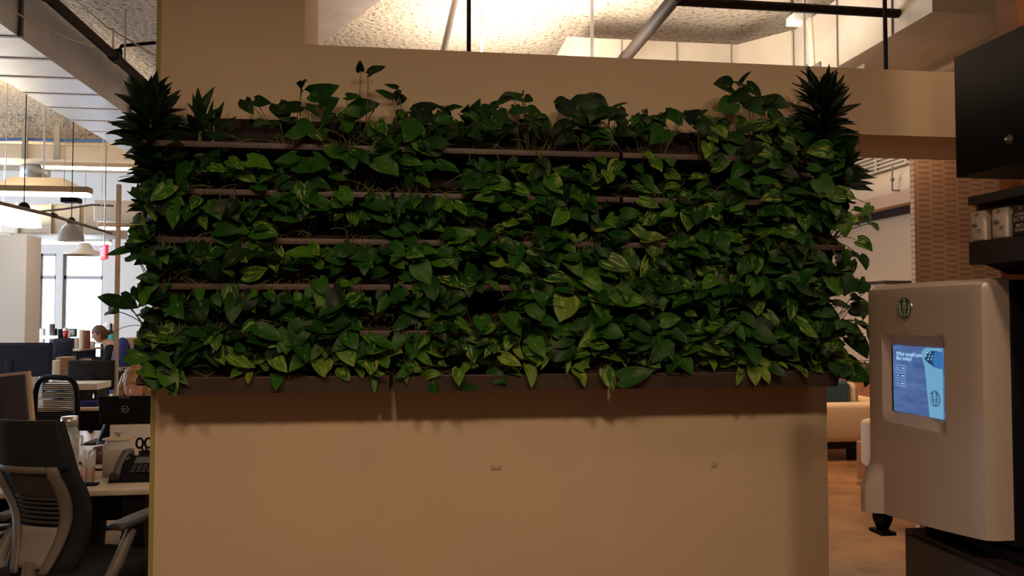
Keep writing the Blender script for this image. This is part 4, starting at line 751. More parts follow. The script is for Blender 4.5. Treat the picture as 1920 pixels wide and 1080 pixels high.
# round emblem: crowned two-tailed figure in a ring, in relief
M_eg = mat('emblem_green', (.03, .09, .045), .35); M_ew = mat('emblem_pale', (.62, .66, .50), .3, .3); M_er = mat('emblem_rim', (.62, .62, .55), .22, .8)
def emblem(y, z, x, r, par, mg, mw, squash=1, clip=None):
    def disc(r0, r1, m, d, nm):
        b = MB(FM(y, z, x-d)); n = 36; vs = []; fs = []
        for k in range(n): a = 2*pi*k/n; vs += [(r0*cos(a), r0*sin(a), 0), (r1*cos(a), r1*sin(a), 0), (r0*cos(a), r0*sin(a), -.0008), (r1*cos(a), r1*sin(a), -.0008)]
        for k in range(n):
            q, w = 4*k, 4*((k+1) % n); fs += [(q, q+1, w+1, w), (q+1, q+3, w+3, w+1)]
        b.add(vs, fs, False); return b.build(nm, m, par)
    disc(.0005, r, mg, .001, 'emblem')
    b = MB(FM(y, z, x-.0018))
    def fl(poly): b.prism([(px*r, py*r, 0) for px, py in poly], (0, 0, .0005))
    fl([(-.16,.78),(0,.92),(.16,.78),(.10,.66),(-.10,.66)])                      # crown
    for s in (-1, 1):
        fl([(s*.05,.62),(s*.22,.55),(s*.30,.25),(s*.25,-.05),(s*.17,-.05),(s*.2,.25),(s*.12,.48)])       # hair
        fl([(s*.22,-.75),(s*.42,-.55),(s*.58,-.1),(s*.60,.35),(s*.72,.55),(s*.84,.2),(s*.78,-.25),(s*.55,-.68)])  # tail
        fl([(s*.05,-.12),(s*.14,-.12),(s*.12,-.7),(s*.04,-.85)])
    fl([(-.11,.60),(.11,.60),(.10,.36),(0,.26),(-.10,.36)]); fl([(-.13,.2),(.13,.2),(.1,-.05),(-.1,-.05)])
    b.build('emblem_figure', mw, par)
el = Px(1700, 578, X0-.016); 
ery = 15.5/1500*el.length
b = MB(FM(el.y, el.z, shx(el.y, el.z)-.0015)); n = 40
b.tube([(ery*1.02*cos(2*pi*k/n), ery*1.02*sin(2*pi*k/n), 0) for k in range(n+1)], .0022, 6); b.build('emblem_rim', M_er, t)
emblem(el.y, el.z, shx(el.y, el.z)-.002, ery, t, M_eg, M_ew)
cy_, cz_ = S2(.86, .28)
M_ed = mat('screen_emblem', (.02, .05, .08), .5, emit=(.035, .12, .20), es=1)
emblem(cy_, cz_, sx-.003, sh*.115, scr, M_ed, M_cup)
# nozzle and drip piece
MB().lathe([(0, zb_far+.01), (.03, zb_far+.01), (.03, zb_far-.02), (.018, zb_far-.05), (0, zb_far-.05)], (X0+.012, yF-.055, 0), 16).build('nozzle', M_black, t)
MB().box(X0-.02, X0+.03, yF-.10, yF-.03, zb_far-.062, zb_far-.052).build('drip_plate', M_black, t)
# counter cabinet, tall black back, shelf, upper cabinet
ybase = fx(1686, 1000).y
t = thing('counter_cabinet', (1.9, 1.5, 0), 'dark reddish-black counter cabinet beneath the drinks machine', 'cabinet')
MB().box(1.52, 2.5, .6, ybase, .08, .90).build('cabinet_body', M_blackw, t)
MB().rbox(1.585, 2.5, .6, ybase, .901, .928, .004).build('worktop', M_black, t)
MB().box(1.56, 2.5, .62, ybase-.02, 0, .079).build('plinth', M_black, t)
b = MB(); 
for k in range(3): b.rbox(1.502, 1.519, .62+k*.555, .62+k*.555+.54, .1, .89, .003)
b.build('door', M_blackw, t)
b = MB()
for k in range(3): b.tube([(1.485, .66+k*.555, .55), (1.485, .66+k*.555, .7)], .006)
b.build('handle', M_black, t)
t = thing('tall_back_panel', (2.1, 1.4, .93), 'black tall panel at right edge behind the drinks machine', 'panel')
MB().box(2.42, 2.5, .7, 1.98, .93, 1.93).build('back_board', M_black, t)
MB().box(1.60, 2.41, 1.0, yN-.03, .93, 1.66).build('side_box', M_black, t)
# shelf with coffee bags
s0 = fx(1815, 370); s1 = fx(1815, 455); s2 = fx(1815, 497); yS = s0.y
t = thing('display_shelf', (1.9, 1.5, s2.z), 'black open display shelf above the drinks machine holding coffee bags', 'shelf')
zt1 = s0.z; zt0 = zt1-.022
MB().box(X0, 2.40, .9, yS, zt0, zt1).build('top_board', M_blackw, t)
MB().box(X0, 2.40, .9, yS, s2.z, s1.z).build('bottom_board', M_blackw, t)
MB().box(X0+.11, X0+.13, .9, yS-.013, s1.z, zt0).build('back_board', mat('orange_laminate', (.75, .24, .04), .5), t)
MB().box(X0+.02, X0+.27, yS-.012, yS-.002, s1.z, zt0).build('side_board', M_wood, t)
q = Px(1860, 525, X0+.02)
MB().prism([(X0+.03, yS-.02, s2.z), (X0+.10, yS-.02, 1.662), (X0+.9, yS-.02, 1.662), (X0+.9, yS-.02, s2.z)], (0, -.9, 0)).build('bracket', M_black, t)
M_bag = mat('pale_bag', (.52, .45, .42), .5); M_bagd = mat('dark_bag', (.035, .024, .022), .4)
def bag(px0, px1, pyt, m, label, ink, words):
    y1 = Px(px0, 450, X0+.01).y; y0 = Px(px1, 450, X0+.01).y; z0 = s1.z+.001; h = Px(px0, pyt, X0+.01).z-z0
    t = thing('coffee_bag', (X0+.05, (y0+y1)/2, z0), label, 'bag')
    b = MB(); b.rbox(X0+.012, X0+.075, y0, y1, z0, z0+h*.90, .006); b.prism([(X0+.014, y0+.002, z0+h*.88), (X0+.073, y0+.002, z0+h*.88), (X0+.047, y0+.002, z0+h), (X0+.041, y0+.002, z0+h)], (0, y1-y0-.004, 0)); b.build('pouch', m, t)
    yc = (y0+y1)/2; w = y1-y0
    for s, sz, u, v in words: textmesh(s, sz*w, 'lettering', ink, t, FM(yc-u*w, z0+v*h, X0+.0108))
    b = MB(FM(yc, z0+.80*h, X0+.0108)); r = w*.09; b.add([(r*cos(2*pi*k/14), r*sin(2*pi*k/14), 0) for k in range(14)]+[(r*.6*cos(2*pi*k/14), r*.6*sin(2*pi*k/14), 0) for k in range(14)], [(k, (k+1) % 14, 14+(k+1) % 14, 14+k) for k in range(14)], False); b.build('printed_mark', ink, t)
M_ink = mat('grey_ink', (.14, .11, .11), .6); M_inkl = mat('pale_ink', (.35, .30, .27), .6)
bag(1818, 1845, 392, M_bag, 'pale coffee bag at the far left end of the black display shelf', M_ink, [('71', .26, .18, .30), ('FLAT', .12, -.16, .53), ('BLEND', .12, -.12, .47)])
bag(1858, 1887, 386, M_bag, 'pale coffee bag beside the dark bag on the display shelf', M_ink, [('77', .26, .18, .30), ('FLAT', .12, -.16, .53), ('BLEND', .12, -.12, .47)])
bag(1897, 1930, 379, M_bagd, 'dark brown coffee bag with pale lettering at the right frame edge', M_inkl, [('COFFEE', .17, 0, .62), ('LOVE', .30, 0, .48), ('RICH', .22, 0, .30), ('ROAST', .2, 0, .18)])
# upper black cabinet
u0 = fx(1788, 108); u1 = fx(1788, 335)
t = thing('wall_cabinet', (1.9, 1.2, u1.z), 'black box cabinet high on the right edge above the shelf', 'cabinet')
MB().rbox(X0, 2.45, .7, u0.y, u1.z, u0.z, .002, 1).build('cabinet_body', M_black, t)
q = fx(1892, 262)
b = MB(); b.lathe([(0, -.010), (.007, -.009), (.009, -.002), (.013, 0)], (q.x, q.y, q.z), 20, 'x').build('lock_knob', M_greyd, t)
MB().lathe([(0, -.0125), (.003, -.012), (.004, -.010)], (q.x, q.y, q.z), 12, 'x').build('keyhole', M_steel, t)

# ------------------------------------------------------------------ lounge furniture seen past the wall's right edge
a = Pz(1552, 838, .16); 
t = thing('lounge_sofa', (a.x+.9, a.y+.4, 0), 'oatmeal fabric sofa on dark legs seen beyond partition edge', 'sofa')
sv = a.y; xl = a.x-1.3; xr = P(1640, 800, sv).x+.2; zs_ = P(1600, 757, sv).z
MB().rbox(xl, xr, sv, sv+.22, .2, zs_, .05).build('back_cushion', M_sofa, t)
MB().rbox(xl, xr, sv+.23, sv+1.0, .2, .42, .05).build('seat', M_sofa, t)
MB().rbox(xr-.24, xr, sv+.23, sv+1.0, .43, P(1610, 740, sv+.6).z, .06).build('armrest', M_sofa, t)
MB().rbox(P(1596, 750, sv+.26).x, xr-.26, sv+.24, sv+.46, .43, P(1600, 716, sv+.4).z, .07).build('back_cushion', M_sofa, t)
MB().box(xl+.03, xr-.03, sv+.03, sv+.95, .13, .2).build('base_frame', M_black, t)
b0 = [(xl+.15, sv+.12), (xr-.4, sv+.12), (xl+.15, sv+.85), (xr-.4, sv+.85)]
for x, y in b0: MB().box(x-.04, x+.04, y-.04, y+.04, 0, .13).build('leg', M_black, t)
q0, q1 = P(1551, 714, sv+.26), P(1592, 752, sv+.26)
tag(MB().rbox(q0.x-.12, q1.x, sv+.235, sv+.37, .43, q0.z, .05, 4).build('throw_pillow', M_pillow), 'dark teal throw pillow on the oatmeal sofa', 'pillow')
# wooden side panel + tufted chair
q0 = Pz(1607, 880, 0); cv = q0.y
q = Pz(1640, 905, .12)
t = thing('tufted_armchair', (q.x+.3, q.y+.3, 0), 'pale tufted armchair on dark tapered legs half hidden by machine', 'armchair')
xx, vv2 = P(1629, 800, q.y).x, q.y
zt2, zb2 = P(1625, 788, vv2).z, P(1625, 880, vv2).z
MB().rbox(xx, xx+.9, vv2, vv2+.16, zb2, zt2, .05).build('backrest', M_sofa, t)
MB().rbox(xx+.02, xx+.88, vv2-.62, vv2-.006, zb2, zb2+.2, .05).build('seat', M_sofa, t)
b = MB()
for i in range(4):
    for j in range(2): b.lathe([(0, -.006), (.012, -.003), (.014, 0)], (xx+.12+i*.2, vv2-.001, zb2+.27+j*.15), 10, 'y')
b.build('button', M_tan, t)
for dx in (.05, .8):
    for dy in (-.55, .09): MB().tube([(xx+dx, vv2+dy, zb2+.02), (xx+dx, vv2+dy-.02, 0)], [.025, .012]).build('leg', M_black, t)
q0, q1 = P(1605, 826, vv2+.6), P(1630, 888, vv2+.35)
tag(MB().rbox(q0.x, q0.x+.5, vv2+.35, vv2+.6, 0.03, q0.z, .01).build('side_table', M_wood), 'orange wooden box table beside the tufted armchair', 'table')
# wood counter along the lounge wall, console
cx_ = RX-.62
zk = Px(1615, 688, cx_).z
t = thing('wall_counter', (cx_+.3, 9.5, 0), 'orange wood counter with black top running along the lounge wall', 'counter')
MB().box(cx_, RX-.01, 9.3, 13.4, zk-.04, zk).build('counter_top', M_blackw, t)
MB().box(cx_+.12, RX-.01, 9.35, 13.35, 0.05, zk-.041).build('counter_body', M_wood, t)
for k in range(5): MB().tube([(cx_+.03, 9.7+k*.22, zk-.04), (cx_+.03, 9.7+k*.22, zk-.22)], .014).build('hook', M_black, t)
q0 = P(1658, 526, 8.6); q1 = P(1658, 532, 8.6)
t = thing('media_console', (q0.x+.6, 8.6, 0), 'tall cream cabinet with thin black top, its edge showing above the drinks machine', 'cabinet')
MB().box(q0.x, q0.x+.9, 8.6, 9.0, q1.z, q0.z).build('cabinet_top', M_blackw, t)
MB().box(q0.x+.03, q0.x+.87, 8.63, 8.97, .0, q1.z-.001).build('cabinet_body', M_wall, t)
# ------------------------------------------------------------------ office at the left
def RB(mb, px0, px1, py0, py1, v, d, r=.005):
    a, c = P(px0, py0, v), P(px1, py1, v); return mb.rbox(a.x, c.x, v, v+d, c.z, a.z, min(r, (a.z-c.z)*.45, d*.45))
DV = Pz(200, 919, .74).y
def desk(x0, x1, y0, y1, label, z=.74, legs=True):
    t = thing('office_desk', ((x0+x1)/2, y0, 0), label, 'desk')
    MB().rbox(x0, x1, y0, y1, z-.028, z, .006).build('desktop', M_desk, t)
    for x in (x0+.06, x1-.12):
        for y in (y0+.06, y1-.1): MB().box(x, x+.06, y, y+.05, 0, z-.029).build('leg', M_black, t)
    MB().box(x0+.13, x1-.13, y1-.07, y1-.05, z-.30, z-.029).build('modesty_panel', M_black, t)
    return t
desk(-3.6, -1.02, DV, DV+.74, 'pale laminate desk nearest the viewer, holding jars and phone')
desk(-3.6, -1.02, DV+.76, DV+1.38, 'pale desk with the open laptop, behind the nearest desk')
MBk = MB().box(-1.32, -1.22, DV+.02, DV+.5, 0, .70); tag(MBk.build('desk_pedestal', M_black), 'black drawer pedestal under the right end of the nearest desk', 'pedestal')
# glass jar
def jar(px, pyt, pyb, w, v, label, content, lid, z0=.741):
    c = P(px, pyb, v); top = P(px, pyt, v).z; r = (P(px+w/2, pyb, v).x-P(px-w/2, pyb, v).x)/2; h = top-z0
    t = thing('glass_jar', (c.x, v, z0), label, 'jar')
    MB().lathe([(0, z0), (r, z0), (r, z0+h*.70), (r*.8, z0+h*.80), (r*.8, z0+h*.83), (r*.77, z0+h*.83), (r*.77, z0+h*.8), (r*.96, z0+h*.68), (r*.96, z0+.006), (0, z0+.006)], (c.x, v, 0), 24).build('glass', M_glass, t)
    MB().lathe([(0, z0+.007), (r*.94, z0+.007), (r*.94, z0+h*.55), (0, z0+h*.6)], (c.x, v, 0), 20).build('contents', content, t)
    if lid == 'metal': MB().lathe([(0, z0+h), (r*.84, z0+h), (r*.86, z0+h*.835), (0, z0+h*.835)], (c.x, v, 0), 24).build('lid', M_steel, t)
    else:
        MB().lathe([(0, z0+h*.88), (r*.5, z0+h*.88), (r*1.0, z0+h*.85), (r*1.05, z0+h*.835), (0, z0+h*.835)], (c.x, v, 0), 24).lathe([(0, z0+h), (r*.3, z0+h), (r*.32, z0+h*.96), (r*.1, z0+h*.94), (r*.1, z0+h*.88)], (c.x, v, 0), 14).build('lid', M_tan, t)
    return t
jv = DV+.42
jar(129, 781, 862, 37, jv, 'tall glass jar of tan snacks with a silver screw lid', M_sand, 'metal')
jar(221, 809, 862, 56, DV+.36, 'squat glass canister with knobbed lid between the cups and telephone', M_sand, 'knob')
def cup(px, pyt, pyb, w, v, label, content, m=M_glass):
    c = P(px, pyb, v); top = P(px, pyt, v).z; r = (P(px+w/2, pyb, v).x-P(px-w/2, pyb, v).x)/2; z0 = .741; h = min(.12, max(.04, top-z0))
    t = thing('snack_tub', (c.x, v, z0), label, 'tub')
    MB().lathe([(0, z0), (r*.85, z0), (r, z0+h), (r*.95, z0+h), (r*.8, z0+.005), (0, z0+.005)], (c.x, v, 0), 20).build('tub_body', m, t)
    MB().lathe([(0, z0+.006), (r*.78, z0+.006), (r*.86, z0+h*.6), (0, z0+h*.65)], (c.x, v, 0), 16).build('contents', content, t)
cup(146, 832, 868, 22, DV+.26, 'clear tub of orange sweets beside tall jar', M_orange)
cup(150, 850, 872, 16, DV+.12, 'small clear tub with red sweets, nearest the viewer', M_red)
cup(168, 845, 866, 22, DV+.20, 'clear tub with brown snacks right of the red sweets', M_orange)
cup(168, 818, 850, 24, DV+.42, 'clear square-looking tub with red sweets behind the brown ones', M_red)
q = P(154, 832, DV+.5)
t = thing('pump_bottle', (q.x, q.y, .741), 'clear pump bottle of hand gel with white pump beside the tall jar', 'bottle')
MB().lathe([(0, .741), (.022, .741), (.022, .85), (.010, .87), (.010, .885), (0, .885)], (q.x, q.y, 0), 16).build('bottle_body', M_glass, t)
MB().tube([(q.x, q.y, .885), (q.x, q.y, .925)], .006).tube([(q.x, q.y, .923), (q.x-.03, q.y, .920)], .005).build('pump', M_white, t)
# desk phone
q = P(243, 858, DV+.22); v = DV+.16
t = thing('desk_phone', (q.x, v, .741), 'black desk telephone with handset at right end of the nearest desk', 'telephone')
x0, x1 = P(203, 860, v).x, P(284, 860, v).x
MB().prism([(x0, v, .741), (x0, v+.2, .741), (x0, v+.2, .84), (x0, v+.02, .765)], (x1-x0, 0, 0)).build('phone_body', M_black, t)
MB().tube([(x0+.03, v-.005, .772), (x0+.028, v+.06, .815), (x0+.03, v+.15, .86), (x0+.032, v+.20, .852)], [.026, .017, .018, .028], 12).build('handset', M_greyd, t)
a0 = math.atan2(.075, .18); Mp = Matrix.Translation(((x0+x1)/2+.03, v+.10, .803)) @ Matrix.Rotation(a0, 4, 'X')
MB(Mp).box(-.05, .05, .02, .075, 0, .004).build('display', mat('phone_display', (.10, .11, .11), .3), t)
b = MB(Mp)
for i in range(4):
    for j in range(3): b.rbox(-.045+i*.026, -.026+i*.026, -.06+j*.024, -.044+j*.024, 0, .006, .002)
b.build('keypad', M_greyd, t)
tag(MB().tube([P(150, 868, DV+.08), Pz(165, 880, .748), Pz(190, 881, .748), Pz(200, 872, .748)], .006).build('phone_cord', M_black), 'black cord curling across the desk left of telephone', 'cord')
tag(MB().rbox(P(140, 872, DV+.1).x, P(182, 872, DV+.1).x, DV+.10, DV+.14, .741, .752, .004).build('pen_tray', M_black), 'thin black tray lying before the snack tubs', 'tray')
# scissors in a holder
q = P(273, 828, DV+.55)
t = thing('pen_holder', (q.x, q.y, .741), 'dark holder with scissor handles beside the partition edge', 'holder')
MB().lathe([(0, .741), (.035, .741), (.035, .83), (.031, .83), (.031, .75), (0, .75)], (q.x, q.y, 0), 18).build('holder_body', M_black, t)
b = MB()
for s in (-1, 1):
    c = Vector((q.x+s*.022-.008, q.y, .872)); b.tube([c+Vector((.017*cos(a*pi/8), 0, .026*sin(a*pi/8))) for a in range(17)], .006, 6)
    b.tube([(c.x-s*.01, q.y, .85), (q.x, q.y, .80)], .005)
b.build('scissors', M_black, t)
# box under laptop, laptop
lv = DV+.86
q0, q1 = P(206, 795, lv), P(272, 832, lv)
tag(MB().rbox(q0.x-.0, q1.x+.02, lv-.0, lv+.3, .741, P(206, 797, lv).z, .004).build('paper_box', M_paper), 'white paper box propping up the black laptop', 'box')
zl = P(206, 797, lv).z+.001
t = thing('open_laptop', ((q0.x+q1.x)/2, lv+.02, zl), 'open black laptop seen from behind with round badge on lid', 'laptop')
x0, x1 = P(186, 770, lv).x, P(284, 770, lv).x
MB().rbox(x0, x1, lv+.02, lv+.25, zl, zl+.018, .004).build('keyboard_base', M_black, t)
zt3 = P(230, 743, lv-.03).z; hh = zt3-zl-.018; xc = (x0+x1)/2
Ml = Matrix.Translation((xc, lv+.02, zl+.02)) @ Matrix.Rotation(radians(12), 4, 'X')
MB(Ml).rbox(-(x1-x0)/2, (x1-x0)/2, -.012, 0, 0, hh*1.02, .004).build('laptop_lid', M_black, t); lid_o = t.children[-1] if 0 else bpy.data.objects['laptop_lid']
Mb = Ml @ Matrix.Translation((0, -.0125, hh*.5)) @ Matrix.Rotation(radians(90), 4, 'X')
b = MB(Mb); b.tube([(.019*cos(2*pi*k/24), .019*sin(2*pi*k/24), 0) for k in range(25)], .0018, 6); b.build('badge_ring', M_steel, lid_o)
textmesh('DELL', .013, 'lettering', M_steel, lid_o, Mb)
MB(Ml).box(-.03, .03, -.0135, -.012, hh*.95, hh*1.0).build('lid_latch', M_grey, t)
q = P(189, 830, DV+.72)
t = thing('dark_mug', (q.x, q.y, .741), 'dark red mug beside the white box under laptop', 'mug')
MB().lathe([(0, .741), (.035, .741), (.04, .83), (.036, .83), (.032, .75), (0, .75)], (q.x, q.y, 0), 20).build('mug_body', mat('maroon_glaze', (.10, .02, .02), .3), t)
MB().tube([(q.x-.036, q.y, .815), (q.x-.06, q.y, .80), (q.x-.06, q.y, .775), (q.x-.035, q.y, .765)], .005).build('handle', MATS['maroon_glaze'], t)
# big monitor at left edge seen from behind
def monitor(px0, px1, pyt, pyb, v, label, edge=M_black, back=M_black, z0=.741, tilt=0):
    a, c = P(px0, pyt, v), P(px1, pyb, v); xc = (a.x+c.x)/2; w = c.x-a.x; h = a.z-c.z
    t = thing('computer_monitor', (xc, v, z0), label, 'monitor')
    Mm = Matrix.Translation((xc, v, (a.z+c.z)/2)) @ Matrix.Rotation(tilt, 4, 'Y')
    MB(Mm).rbox(-w/2, w/2, 0, .03, -h/2, h/2, .006).build('screen_frame', edge, t)
    MB(Mm).rbox(-w/2+.02, w/2-.02, -.02, -.001, -h/2+.02, h/2-.015, .006).build('back_cover', back, t)
    MB().rbox(xc-.03, xc+.03, v-.04, v-.021, z0+.015, (a.z+c.z)/2, .004).build('stand', back, t)
    MB().rbox(xc-.13, xc+.13, v-.1, v+.08, z0, z0+.014, .004).build('stand_base', back, t)
M_mb = mat('monitor_back', (.035, .032, .05), .6)
monitor(-70, 58, 703, 800, DV+1.0, 'large monitor seen from behind at left edge, with pale rim', M_tan, M_mb, tilt=radians(-6))
# second row of desks
d3 = Pz(130, 765, .74).y
desk(-4.6, -1.9, d3, d3+.8, 'pale desk in the second row carrying document trays')
desk(-4.6, -1.9, d3+.82, d3+1.3, 'desk in the second row behind the dark monitors')
def trays():
    v = d3+.1
    t = thing('paper_sorter', (P(130, 760, v).x, v, .741), 'white stacked paper sorter with a dark edged top on the second row desk', 'sorter')
    for y0, y1, p1 in ((720, 731, 182), (735, 741, 137), (743, 747, 137)):
        a, c = P(78, y0, v), P(p1, y1, v); MB().rbox(a.x, c.x, v, v+.35, c.z, a.z, .004).build('shelf', M_white, t)
    a, c = P(80, 750, v), P(138, 763, v); MB().rbox(a.x, c.x, v, v+.34, .742, a.z, .004).build('paper_stack', M_paper, t)
    MB().box(P(135, 731, v).x, P(145, 731, v).x, v+.01, v+.33, .742, P(135, 731.5, v).z).build('side_board', M_black, t)
    MB().box(P(176, 731, v).x, P(180, 731, v).x, v+.01, v+.33, .742, P(135, 731.5, v).z).build('side_board', M_black, t)
trays()
def box_thing(name, px0, px1, py0, py1, v, d, m, label, cat, z0=None, r=.01):
    a, c = P(px0, py0, v), P(px1, py1, v); zb_ = c.z if z0 is None else z0
    return tag(MB().rbox(a.x, c.x, v, v+d, zb_, a.z, min(r, d*.4, (a.z-zb_)*.4)).build(name, m), label, cat)
box_thing('magazine_stack', 150, 182, 752, 764, d3+.06, .25, M_blue, 'dark blue stack of papers right of the paper sorter', 'papers', .741)
monitor(-60, 97, 643, 706, d3+.95, 'wide black monitor back at far left in the second row', M_navy, M_navy)
monitor(127, 213, 676, 731, d3+.5, 'black monitor back in front of the seated far woman', M_fabric, M_fabric)
monitor(100, 134, 638, 690, d3+1.2, 'narrow dark monitor turned sideways beside the wide black monitor', M_navy, M_navy)
box_thing('cardboard_box', 104, 126, 670, 719, d3+.72, .2, M_gum, 'upright brown cardboard box between dark monitors', 'box', .741)
box_thing('white_folder', 98, 104, 676, 719, d3+.62, .2, M_paper, 'white folder standing against the brown cardboard box', 'folder', .741, .003)
# mesh back chair behind the monitor
def task_chair(px, pytop, v, ang, label, seatcol=M_black, z_top=None, mesh=False, wd=.46):
    q = P(px, pytop, v); zt_ = q.z; t = thing('office_chair', (q.x, v, 0), label, 'chair')
    M = Matrix.Translation((q.x, v, 0)) @ Matrix.Rotation(-ang, 4, 'Z')
    bk = MB(M); zb_ = .56
    if mesh:
        for k in range(34): zz = zb_+.04+(zt_-zb_-.08)*k/33; bk.tube([(-wd*.42, -.25, zz), (0, -.285, zz), (wd*.42, -.25, zz)], .0042, 5)
        bk.build('back_mesh', seatcol, t)
        pts = [(wd/2*(abs(cos(a))**.5)*(1 if cos(a) > 0 else -1), -.25, (zt_+zb_)/2+(zt_-zb_)/2*(abs(sin(a))**.5)*(1 if sin(a) > 0 else -1)) for a in [2*pi*k/28 for k in range(29)]]
        MB(M).tube(pts, .02, 8).build('back_frame', seatcol, t)
    else:
        bk.slab(lambda u, w: ((u-.5)*wd*(1-.12*w), -.26-.03*cos((u-.5)*2)-.06*w+.03, zb_+(zt_-zb_)*w), 9, 7, (0, .05, 0)).build('backrest', seatcol, t)
    MB(M).rbox(-.24, .24, -.22, .24, .44, .52, .03).build('seat', seatcol, t)
    MB(M).tube([(0, 0, .12), (0, 0, .44)], .03, 12).build('column', M_greyd, t)
    for k in range(5):
        a = k*2*pi/5+.3; sp_ = MB(M).tube([(0, 0, .12), (.29*cos(a), .29*sin(a), .085)], [.03, .018], 8).build('base_spoke', M_greyd, t)
        MB(M).lathe([(0, -.012), (.03, -.012), (.03, .012), (0, .012)], (.29*cos(a), .29*sin(a), .031), 12, 'x').build('caster', M_black, sp_)
    for s in (-1, 1):
        MB(M).tube([(s*.25, -.05, .47), (s*.29, -.05, .52), (s*.29, 0, .66)], .016, 8).build('arm_post', M_greyd, t)
        MB(M).rbox(s*.29-.04, s*.29+.04, -.10, .16, .66, .69, .012).build('armrest', M_black, t)
    MB(M).tube([(0, -.1, .45), (0, -.27, .50), (0, -.28, .62)], .02, 8).build('back_bracket', M_greyd, t)
    return t
task_chair(53, 712, DV+1.95, radians(200), 'black mesh backed office chair behind the pale rimmed monitor', mesh=True, wd=.36)
# foreground chair, seen from behind
qc = P(50, 900, 3.52); ang = radians(22)
Mc = Matrix.Translation((qc.x, 3.52, 0)) @ Matrix.Rotation(-ang, 4, 'Z') @ Matrix.Translation((.0, .27, 0))
t = thing('office_chair', (Mc @ Vector((0, 0, 0))), 'grey and black ergonomic office chair nearest the viewer at lower left', 'chair')
ztop_ = P(60, 790, 3.42).z
def backp(u, w, off=0):    # u across -1..1, w up 0..1
    zz = .50+(ztop_-.50)*w
    yy = -.24+.05*sin(pi*min(1, w*1.6))*1.0-.14*max(0, w-.35)**1.2+.035*(u*u)+off
    wd = (.160+.035*min(1, w*1.8))*(1-.22*max(0, w-.55)/.45)
    return Vector((u*wd, yy, zz))
MB(Mc).slab(lambda u, w: backp(u*2-1, w*.985+.0), 15, 17, (0, .045, 0)).build('backrest', M_fabric, t)
MB(Mc).slab(lambda u, w: backp((u*2-1)*1.04, .68+w*.32, -.022), 15, 9, (0, .020, 0)).build('back_cap', M_fabric, t)
for s in (-1, 1):
    MB(Mc).slab(lambda u, w, s=s: backp(s*(.62+.24*u-.30*(1-w)**3), .0+w*.70, -.030), 4, 20, (0, .018, 0)).build('back_frame', M_grey, t)
MB(Mc).slab(lambda u, w: backp((u*2-1)*.66, .655+w*.045, -.028), 9, 3, (0, .016, 0)).build('back_frame', M_grey, t)
MB(Mc).slab(lambda u, w: backp((u*2-1)*.56, .44+w*.22, -.006), 9, 9, (0, .004, 0)).build('back_mesh', M_greyd, t)
for k in range(6):
    MB(Mc).slab(lambda u, w, k=k: backp((u*2-1)*.60, .30+k*.032+w*.017, -.016), 9, 3, (0, .012, 0)).build('lumbar_rib', M_greyd, t)
MB(Mc).slab(lambda u, w: backp((u*2-1)*.55, .03+w*.25, -.020), 9, 7, (0, .010, 0)).build('lower_panel', mat('light_grey_plastic', (.30, .27, .25), .5), t)
MB(Mc).slab(lambda u, w: ((u-.5)*.50*(1-.12*w), -.24+w*.48, .47+.012*cos(w*6)-.02*w*w*0), 9, 9, (0, 0, -.07)).build('seat', M_fabric, t)
MB(Mc).rbox(-.1, .1, -.12, .12, .30, .395, .02).build('seat_mechanism', M_greyd, t)
MB(Mc).tube([(0, -.05, .36), (0, -.22, .36), (0, -.26, .45), (0, -.235, .54)], .03, 10).build('back_bracket', M_grey, t)
MB(Mc).tube([(0, 0, .1), (0, 0, .31)], .03, 12).build('column', M_greyd, t)
for s in (-1, 1):
    MB(Mc).tube([(s*.12, -.12, .37), (s*.27, -.14, .42), (s*.30, -.10, .52), (s*.30, -.02, .64)], [.022, .026, .026, .022], 10).build('arm_post', M_grey, t)
    MB(Mc).slab(lambda u, w, s=s: (s*.30+(u-.5)*.09*(1-.3*abs(w-.5)), -.12+w*.30, .66+.015*w), 5, 9, (0, 0, .022)).build('armrest', M_greyd, t)
for k in range(5):
    a = k*2*pi/5+.5; sp_ = MB(Mc).tube([(0, 0, .11), (.31*cos(a), .31*sin(a), .08)], [.034, .018], 8).build('base_spoke', M_greyd, t)
    MB(Mc).lathe([(0, -.014), (.03, -.014), (.03, .014), (0, .014)], (.31*cos(a), .31*sin(a), .031), 12, 'x').build('caster', M_black, sp_)
# another chair tucked under the near desk (dark arms at the right)

# ---- people
def headmesh(M):
    b = MB(M)
    def g(x, c, w): return math.exp(-((x-c)/w)**2)
    def fn(u, v):
        az = 2*pi*u; el = (v-.5)*pi; x = sin(az)*cos(el); y = cos(az)*cos(el); z = sin(el)
        rx, ry, rz = .074, .094, .115
        if z < 0: rx *= 1-.22*z*z; 
        p = Vector((x*rx, y*ry, z*rz))
        if y > 0:
            nose = g(x, 0, .13)*(g(z, -.16, .14)*.022+g(z, .02, .12)*.008)
            sock = -.010*(g(x, .38, .2)+g(x, -.38, .2))*g(z, .06, .13)
            brow = .004*g(z, .24, .1)*g(x, 0, .6); lips = .006*g(x, 0, .22)*g(z, -.48, .08)
            chin = .010*g(x, 0, .35)*g(z, -.82, .2); ch = .004*(g(x, .5, .25)+g(x, -.5, .25))*g(z, -.2, .3)
            p.y += (nose+sock+brow+lips+chin+ch)*min(1, y*2)
        return p
    b.grid(fn, 40, 30, True)
    for s in (-1, 1): b.lathe([(0, -.008), (.014, -.006), (.020, 0), (.012, .006), (0, .006)], (s*.076, -.005, -.01), 10, 'x')
    return b
